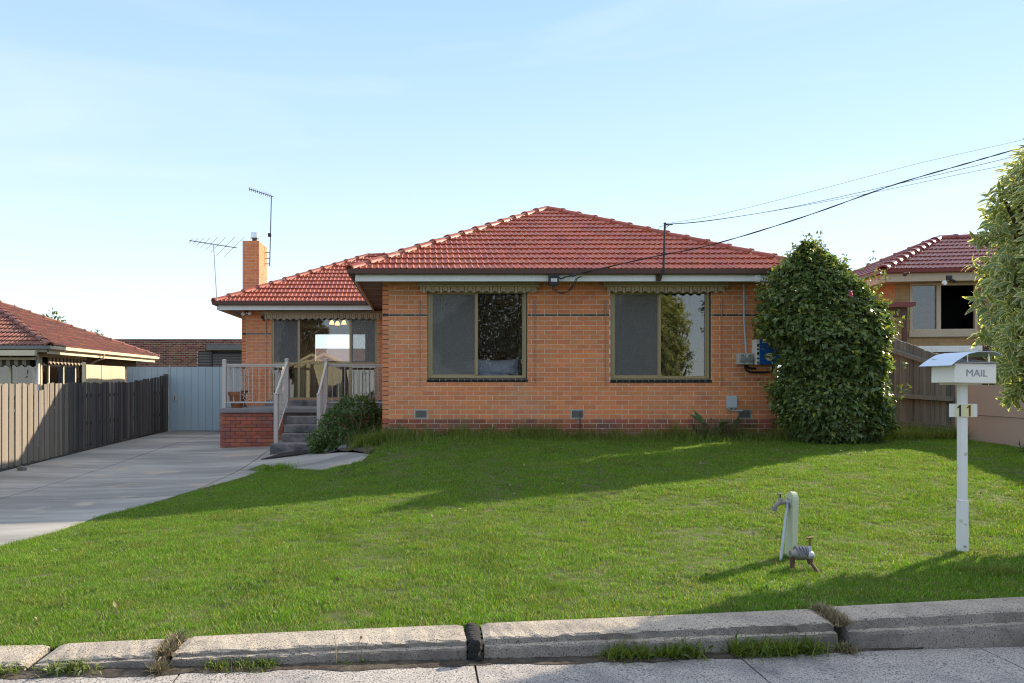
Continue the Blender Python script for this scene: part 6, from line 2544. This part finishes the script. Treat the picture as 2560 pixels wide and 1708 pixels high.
# the leaves that show largest become objects of their own
px = 1050 + P_all[:, 0] * F / P_all[:, 1]
vis = (px < 2600)
depth_rank = np.linalg.norm(P_all - np.array([0, 0, EYE]), axis=1) / sc_
facing = ((P_all - cen) / rad)
shell = np.linalg.norm(facing, axis=1)
order = np.argsort(np.where(vis & (facing[:, 1] < .25) & (shell > .86), depth_rank, 1e6))
ind = order[:300]
rest = np.setdiff1d(np.arange(len(P_all)), ind)
ml = npmesh("leaf", tv, VFq, "leaf_variegated", True, ("margin", MG))
for i in ind:
    M = Matrix(((*(Fr[i][0] * sc_[i]), P_all[i][0]), (*(Fr[i][1] * sc_[i]), P_all[i][1]), (*(Fr[i][2] * sc_[i]), P_all[i][2]), (0, 0, 0, 1)))
    sharedobj("leaf", ml, vb, M)
me = scatter("foliage", tv, VFq, P_all[rest], Fr[rest], sc_[rest], "leaf_variegated", ("margin", MG))
o = bpy.data.objects.new("foliage", me)
place(o, vb, Matrix.Identity(4))
o["kind"] = "stuff"
tops = [tuple(P_all[i]) for i in range(0, len(P_all), 9 * 12)]
stems("trunk", (6.75, 7.1, -.25), tops, .035, vb)

# shrub beside the steps
sb = thing("leafy_shrub", "untidy dark green shrub beside the porch steps", "shrub", (-1.45, 15.1, -.05))
rows = [(-.16, -2.0, -.95), (.05, -2.16, -.85), (.25, -2.12, -.80), (.5, -1.95, -.78), (.72, -1.75, -.8), (.9, -1.62, -.95), (1.0, -1.5, -1.15)]
p, n_ = blob_points(rows, 15.15, .62, 5200, lump=.16)
leaf_cloud("foliage", p, n_, .085, .034, "leaf_shrub", sb, jitter=.7, droop=.15)
mb = MB()
for _ in range(16):
    b = Vector((-1.4 + rng.uniform(-.5, .5), 14.95 + rng.uniform(-.3, .2), ground(-1.4, 15)))
    tq = b + Vector((rng.uniform(-.5, .6), rng.uniform(-.45, .1), rng.uniform(.25, .8)))
    mb.tube([b, b.lerp(tq, .55) + Vector((.03, 0, .08)), tq], .007, 5, r1=.003)
mb.build("twig", "stem_dry", sb)
pl = thing("broad_leaf_plant", "small plant with broad upright green leaves against the front wall corner", "plant", (-.86, 15.2, .2))
mb = MB()
for k in range(7):
    a = k * .9
    b = Vector((-.88, 15.15, .30))
    d_ = Vector((math.cos(a) * .22, math.sin(a) * .18, .55 + .1 * (k % 3)))
    s_ = Vector((-math.sin(a), math.cos(a), 0)) * .055
    m_ = b + d_ * .55
    tq = b + d_ + Vector((0, 0, -.04))
    mb.add([b, m_ + s_, tq, m_ - s_], [(0, 1, 2, 3)])
mb.build("leaf_blade", "leaf_weed", pl)

# blades of grass
BL_V = np.array([(-.5, 0, 0), (.5, 0, 0), (-.42, .45, .04), (.42, .45, .04), (-.08, 1, .22), (.08, 1, .22)], float)
BL_F = np.array([(0, 1, 3, 2), (2, 3, 5, 4)])
def blades(pos, hmin, hmax, w_, lean, material, name, taper=None):
    n = len(pos)
    h = nr.uniform(hmin, hmax, n)
    if taper is not None:
        h = h * taper
    az = nr.uniform(0, 2 * np.pi, n)
    ln = np.abs(nr.normal(0, lean, n))
    d = unit(np.c_[np.cos(az) * ln, np.sin(az) * ln, np.ones(n)])
    up = np.c_[np.cos(az), np.sin(az), -.2 * np.ones(n)]
    fr = frames_from(d, up)
    V = np.einsum('nij,nkj->nki', fr, np.stack([BL_V[None, :, 0] * w_ / h[:, None], np.broadcast_to(BL_V[None, :, 1], (n, 6)), np.broadcast_to(BL_V[None, :, 2] * 1.5, (n, 6))], axis=2)) * h[:, None, None] + pos[:, None, :]
    Fq = (BL_F[None] + (np.arange(n) * 6)[:, None, None]).reshape(-1, 4)
    return npmesh(name, V.reshape(-1, 3), Fq, material, True)

# long unmown grass along the foot of the walls
N = 17000
x = nr.uniform(-1.0, 9.3, N)
y = 13.97 - np.abs(nr.normal(0, .48, N)) - np.where(x > 6.62, -.3, 0) * nr.uniform(0, 3, N)
clump = .55 + .45 * np.sin(x * 3.7) * np.sin(x * 1.3 + y * 2.2) + .25 * np.sin(x * 11)
keep = (nr.uniform(0, 1, N) < .35 + .75 * clump) & (y > 12.4)
x, y, clump = x[keep], y[keep], clump[keep]
pos = np.c_[x, y, ground_np(x, y) - .015]
tp_ = np.clip(.45 + .5 * clump, .3, 1.2) * np.clip(1.1 - (13.9 - y) * .55, .3, 1.1)
me = blades(pos, .12, .40, .0065, .6, "grass_long", "long_grass", tp_)
x = nr.uniform(-1.0, 8.8, 420)
y = 13.95 - np.abs(nr.normal(0, .25, 420))
sd_ = bpy.data.objects.new("dry_stalks", blades(np.c_[x, y, ground_np(x, y) - .01], .25, .60, .0045, .38, "stem_dry", "dry_stalks"))
place(sd_, None, Matrix.Identity(4))
tag(sd_, "dry straw-coloured grass stalks standing along the front wall's red brick base", "grass", None, "stuff")
lg = bpy.data.objects.new("long_grass", me)
place(lg, None, Matrix.Identity(4))
tag(lg, "long untrimmed grass growing along the foot of the front wall", "grass", None, "stuff")

G = "weeds along the kerb"
def tuft(name, label, cat, spots, n, rad_, h, w_, material, lean=.5, group=None, broad=0, bm="leaf_weed", dz=0.0, gutter=False):
    """a weed or tuft of its own: blades round each spot, and broad leaves"""
    pts = []
    for (sx, sy) in spots:
        for _ in range(n):
            a, r_ = rng.uniform(0, 6.28), abs(rng.gauss(0, rad_))
            xx, yy_ = sx + r_ * math.cos(a), sy + r_ * math.sin(a) * .6
            if group == G and sy < kerb_y(sx) - .295:
                yy_ = min(yy_, kerb_y(xx) - .293)
            zz = max(ground(xx, yy_) if yy_ > kerb_y(xx) - .29 else road_z(xx), road_z(xx)) + dz
            pts.append((xx, yy_, zz - .005))
    me = blades(np.array(pts), h * .4, h, w_, lean, material, name)
    t = thing(name, label, cat, (spots[0][0], spots[0][1], min(q[2] for q in pts)), group)
    o = bpy.data.objects.new("blade_tuft", me)
    place(o, t, Matrix.Identity(4))
    o["kind"] = "stuff"
    if broad:
        k = nr.randint(0, len(pts), broad)
        P = np.array(pts)[k] + np.c_[nr.normal(0, rad_ * .3, broad), nr.normal(0, rad_ * .2, broad), nr.uniform(.01, h * .55, broad)]
        Nn = unit(nr.normal(size=(broad, 3)) * np.array([1, 1, .2]) + np.array([0, -.3, .5]))
        leaf_cloud("leaf_rosette", P, Nn, h * .5, h * .14, bm, t, .5, .1, "stuff")
    return t
ky = lambda x, d=.31: kerb_y(x) - d
G = "weeds along the kerb"
tuft("weed", "grassy weed clump in the gutter left of the cracked road joint", "weed", [(1.18, ky(1.18)), (1.32, ky(1.32)), (1.5, ky(1.5)), (1.62, ky(1.62, .30))], 230, .06, .13, .008, "grass_long", .75, G, 30)
tuft("weed", "largest dark weed clump in the gutter below the water meter", "weed", [(1.95, ky(1.95)), (2.1, ky(2.1)), (2.25, ky(2.25)), (2.4, ky(2.4, .30))], 240, .065, .15, .008, "grass_long", .75, G, 34)
tuft("weed", "dry grassy weed filling the kerb joint on the right", "weed", [(2.655, ky(2.655, d_)) for d_ in (.02, .07, .12, .17, .23, .29, .32)], 230, .030, .085, .006, "stem_dry", .8, G, 26)
tuft("weed", "low pale leafy weed in the gutter at the far left corner", "weed", [(-2.55, ky(-2.55)), (-2.4, ky(-2.4)), (-2.22, ky(-2.22))], 150, .06, .08, .007, "grass_long", .9, G, 170, "leaf_sage")
tuft("weed", "sage green leafy weed against the kerb, third clump from left", "weed", [(-1.95, ky(-1.95)), (-1.85, ky(-1.85))], 110, .05, .09, .007, "grass_long", .8, G, 140, "leaf_sage")
tuft("weed", "dry dark weed filling the kerb joint on the left", "weed", [(-1.415, ky(-1.415, d_)) for d_ in (.02, .10, .18, .26, .31, .35)], 130, .026, .09, .006, "stem_dry", .8, G, 20, "leaf_shrub")
tuft("weed", "yellowish leafy weed in the gutter right of the left kerb joint", "weed", [(-1.12, ky(-1.12)), (-.98, ky(-.98)), (-.86, ky(-.86))], 120, .05, .075, .007, "grass_long", .8, G, 130, "leaf_weed")
tuft("weed", "tiny green weed at the kerb foot beside the dandelion stalk", "weed", [(-.42, ky(-.42)), (-.30, ky(-.30))], 25, .03, .05, .005, "grass_long", .8, G, 26)
tuft("weed", "small weed in the road joint at the bottom right", "weed", [(1.94, 4.06), (1.935, 4.0)], 14, .012, .03, .004, "grass_long", .8, G, 6)
tuft("grass_tuft", "tuft of longer grass on the driveway edge left of the path", "grass tuft", [(-2.70, 13.35), (-2.5, 13.25), (-2.35, 13.05)], 320, .14, .15, .006, "grass", .6)
tuft("grass_tuft", "bright green grass tuft at the foot of the steps beside the shrub", "grass tuft", [(-2.0, 15.05), (-1.9, 14.95)], 230, .09, .34, .007, "grass_long", .4)
tuft("grass_tuft", "tall dry grass clump against the wall under the network box", "grass tuft", [(5.25, 13.88), (5.45, 13.85), (5.7, 13.86)], 130, .12, .55, .005, "stem_dry", .35, None, 30)
tuft("grass_tuft", "dark grass clump between the camellia and the right fence", "grass tuft", [(8.35, 13.3), (8.7, 13.25), (9.05, 13.2), (9.3, 13.1)], 210, .15, .36, .007, "grass_long", .55)
tuft("grass_tuft", "long grass growing at the front wall's left corner", "grass tuft", [(-.72, 13.75), (-.9, 13.6), (-1.1, 13.7)], 240, .13, .36, .007, "grass_long", .5)
tuft("grass_tuft", "leafy green tuft at the foot of the beige boundary wall", "grass tuft", [(9.1, 11.2), (9.05, 10.8)], 180, .16, .22, .009, "leaf_weed", .7, None, 60)
tuft("grass_tuft", "dark grass tuft on the lawn in front of the mailbox post", "grass tuft", [(4.35, 5.95), (4.5, 5.9), (4.62, 5.95)], 170, .10, .10, .004, "grass_long", .5)
ds = thing("dandelion_stalk", "two thin dry dandelion stalks in front of the left kerb section", "weed", (-.41, ky(-.41, .3), -.33))
for (xx, hh) in ((-.475, .17), (-.355, .15)):
    yy = ky(xx, .305)
    mb = MB()
    mb.tube([(xx + .004, yy, -.33), (xx, yy - .01, -.33 + hh * .6), (xx - .006 + (.03 if xx > -.4 else 0), yy - .02, -.33 + hh)], .0022, 5)
    if xx > -.4:
        mb.ball((xx + .024, yy - .02, -.33 + hh), .009, 6)
    mb.build("stalk", "stem_dry", ds)

# trees beyond the left roof
def leafy_tree(name, label, x, y, z0, h, rx, n, material, leaf, group=None, bark=True):
    t = thing(name, label, "tree", (x, y, z0), group)
    rows = [(z0 + h * .22, x - rx * .35, x + rx * .35), (z0 + h * .38, x - rx * .85, x + rx * .8), (z0 + h * .55, x - rx, x + rx), (z0 + h * .75, x - rx * .8, x + rx * .85), (z0 + h * .92, x - rx * .45, x + rx * .4), (z0 + h, x - rx * .12, x + rx * .1)]
    p, n_ = blob_points(rows, y, rx * .9, n, lump=.2, front=.5, inner=.3)
    leaf_cloud("crown", p, n_, leaf, leaf * .5, material, t)
    mb = MB()
    mb.tube([(x, y, z0 - .2), (x + .05, y, z0 + h * .3), (x, y + .05, z0 + h * .7)], .05 * h / 2.5, 8, r1=.02)
    for k in range(6):
        a = k * 1.05
        mb.tube([(x, y, z0 + h * (.25 + .05 * k)), (x + rx * .6 * math.cos(a), y + rx * .6 * math.sin(a), z0 + h * (.45 + .06 * k))], .02 * h / 2.5, 6, r1=.008)
    mb.build("trunk", "bark", t, smooth=True)
    return t
leafy_tree("garden_tree", "yellow-green tree top showing above the left roof's slope", -15.0, 31, -.3, 4.55, 1.1, 1500, "leaf_weed", .16, "tree tops beyond the left roof")
leafy_tree("garden_tree", "small green tree tip showing low above the left roof's slope", -13.5, 31.5, -.3, 3.85, .7, 700, "leaf_weed", .16, "tree tops beyond the left roof")

# what the panes mirror: across the street
leafy_tree("bushy_tree", "round olive green tree mirrored in the right front window", 10.3, -8.2, -.5, 5.7, 2.15, 22000, "leaf_olive", .15)
leafy_tree("street_tree", "tall dark tree mirrored in the left front window", 4.4, -13.5, -.5, 7.4, 3.4, 30000, "leaf_dark", .17)
leafy_tree("gum_tree", "tall gum tree mirrored in the wing window", -9.6, -24, -.5, 8.5, 1.8, 4200, "leaf_dark", .4)
wh = thing("weatherboard_house", "cream weatherboard gabled house mirrored in the wing window", "house", (-7.4, -20, -.5))
mb = MB()
for gx, gy, hw2 in ((-7.4, -20, 1.4), (-8.6, -21.5, 1.4)):
    mb.prism([(gx - hw2, -.5), (gx + hw2, -.5), (gx + hw2, 2.75), (gx, 3.45), (gx - hw2, 2.75)], 'Y', gy - 5, gy)
wl_ = mb.build("wall", "weatherboard", wh)
mb = MB()
for gx, gy, hw2 in ((-7.4, -20, 1.4), (-8.6, -21.5, 1.4)):
    for s in (-1, 1):
        mb.prism([(gx, 3.47), (gx + s * (hw2 + .35), 2.60), (gx + s * (hw2 + .35), 2.78), (gx, 3.65)], 'Y', gy - 5.2, gy + .3)
mb.build("roof", "cream_paint", wh)
mb = MB()
mb.box(-8.2, -6.5, -19.99, -19.95, -.5, 1.1)
mb.build("garage_door", "shutter_grey", wh)

# broad-leaved weeds and fallen leaves dotted through the lawn
M_ = 900
x = nr.uniform(-4, 9, M_)
y = nr.uniform(4.9, 13.3, M_)
ok = (np.sin(x * 1.7 + 1) * np.sin(y * 2.1) + .6 * np.sin(x * 4.1 + y) > .55) & (x > -4.0 + (y - 5) * .18)
x, y = x[ok], y[ok]
P = np.repeat(np.c_[x, y, ground_np(x, y) + .022], 9, axis=0)
P[:, :2] += nr.normal(0, .035, (len(P), 2))
lw = leaf_cloud("lawn_weeds", P, unit(np.c_[nr.normal(0, .4, len(P)), nr.normal(0, .4, len(P)), np.ones(len(P))]), .035, .018, "leaf_weed", None, .6, .0)
tag(lw, "small broad-leaved weeds scattered through the mown lawn", "weeds", None, "stuff")
x = nr.uniform(-4, 8, 90)
y = nr.uniform(4.6, 12.5, 90)
ok = x > -3.8 + (y - 5) * .18
x, y = x[ok], y[ok]
fl = leaf_cloud("fallen_leaves", np.c_[x, y, ground_np(x, y) + .04], np.tile([0, 0, 1.0], (len(x), 1)), .05, .026, "stem_dry", None, .7, .0)
tag(fl, "dry brown fallen leaves lying loose on the lawn", "leaves", None, "stuff")

# ================================================================== THE MOWN LAWN
TUFTS = bpy.data.collections.new("lawn_tufts")
def make_tuft(k):
    n = 46
    a = nr.uniform(0, 6.28, n)
    r_ = np.sqrt(nr.uniform(0, 1, n)) * .075
    me = blades(np.c_[r_ * np.cos(a), r_ * np.sin(a), np.zeros(n)], .014, .036, .0032, .7, "grass", "turf_tuft_%d" % k)
    o = bpy.data.objects.new("turf_tuft", me)
    TUFTS.objects.link(o)
for k in range(6):
    make_tuft(k)

def grass_nodes(density_near, density_far):
    g = bpy.data.node_groups.new("turf", 'GeometryNodeTree')
    g.interface.new_socket("Geometry", in_out='INPUT', socket_type='NodeSocketGeometry')
    g.interface.new_socket("Geometry", in_out='OUTPUT', socket_type='NodeSocketGeometry')
    N_ = g.nodes.new
    L = g.links.new
    gi, go = N_("NodeGroupInput"), N_("NodeGroupOutput")
    di = N_("GeometryNodeDistributePointsOnFaces")
    po = N_("GeometryNodeInputPosition")
    sp_ = N_("ShaderNodeSeparateXYZ")
    mr = N_("ShaderNodeMapRange")
    mr.inputs[1].default_value, mr.inputs[2].default_value = 5.0, 13.0
    mr.inputs[3].default_value, mr.inputs[4].default_value = density_near, density_far
    L(po.outputs[0], sp_.inputs[0])
    L(sp_.outputs[1], mr.inputs[0])
    L(mr.outputs[0], di.inputs["Density"])
    L(gi.outputs[0], di.inputs["Mesh"])
    ci = N_("GeometryNodeCollectionInfo")
    ci.inputs[0].default_value = TUFTS
    ci.inputs["Separate Children"].default_value = True
    ci.inputs["Reset Children"].default_value = True
    ip = N_("GeometryNodeInstanceOnPoints")
    ip.inputs["Pick Instance"].default_value = True
    L(di.outputs["Points"], ip.inputs["Points"])
    L(ci.outputs[0], ip.inputs["Instance"])
    rv = N_("FunctionNodeRandomValue")
    rv.data_type = 'FLOAT_VECTOR'
    rv.inputs[0].default_value = (-.12, -.12, 0)
    rv.inputs[1].default_value = (.12, .12, 6.283)
    L(rv.outputs[0], ip.inputs["Rotation"])
    nz = N_("ShaderNodeTexNoise")
    nz.inputs["Scale"].default_value = 1.6
    nz.inputs["Detail"].default_value = 4
    L(po.outputs[0], nz.inputs["Vector"])
    ms_ = N_("ShaderNodeMapRange")
    ms_.inputs[1].default_value, ms_.inputs[2].default_value = .3, .7
    ms_.inputs[3].default_value, ms_.inputs[4].default_value = .62, 1.35
    L(nz.outputs["Fac"], ms_.inputs[0])
    L(ms_.outputs[0], ip.inputs["Scale"])
    L(ip.outputs[0], go.inputs[0])
    return g
TURF = [(p[0] + (.02 if p[1] > 3 else 0), p[1]) for p in LAWN]
lo_ = sheet_obj("lawn_grass", LAWN, .7, lambda x, y: ground(x, y) - .012, "grass", kind="stuff")
tag(lo_, "short mown green lawn covering the front yard", "lawn", None, "stuff")
md = lo_.modifiers.new("turf", 'NODES')
md.node_group = grass_nodes(460, 330)
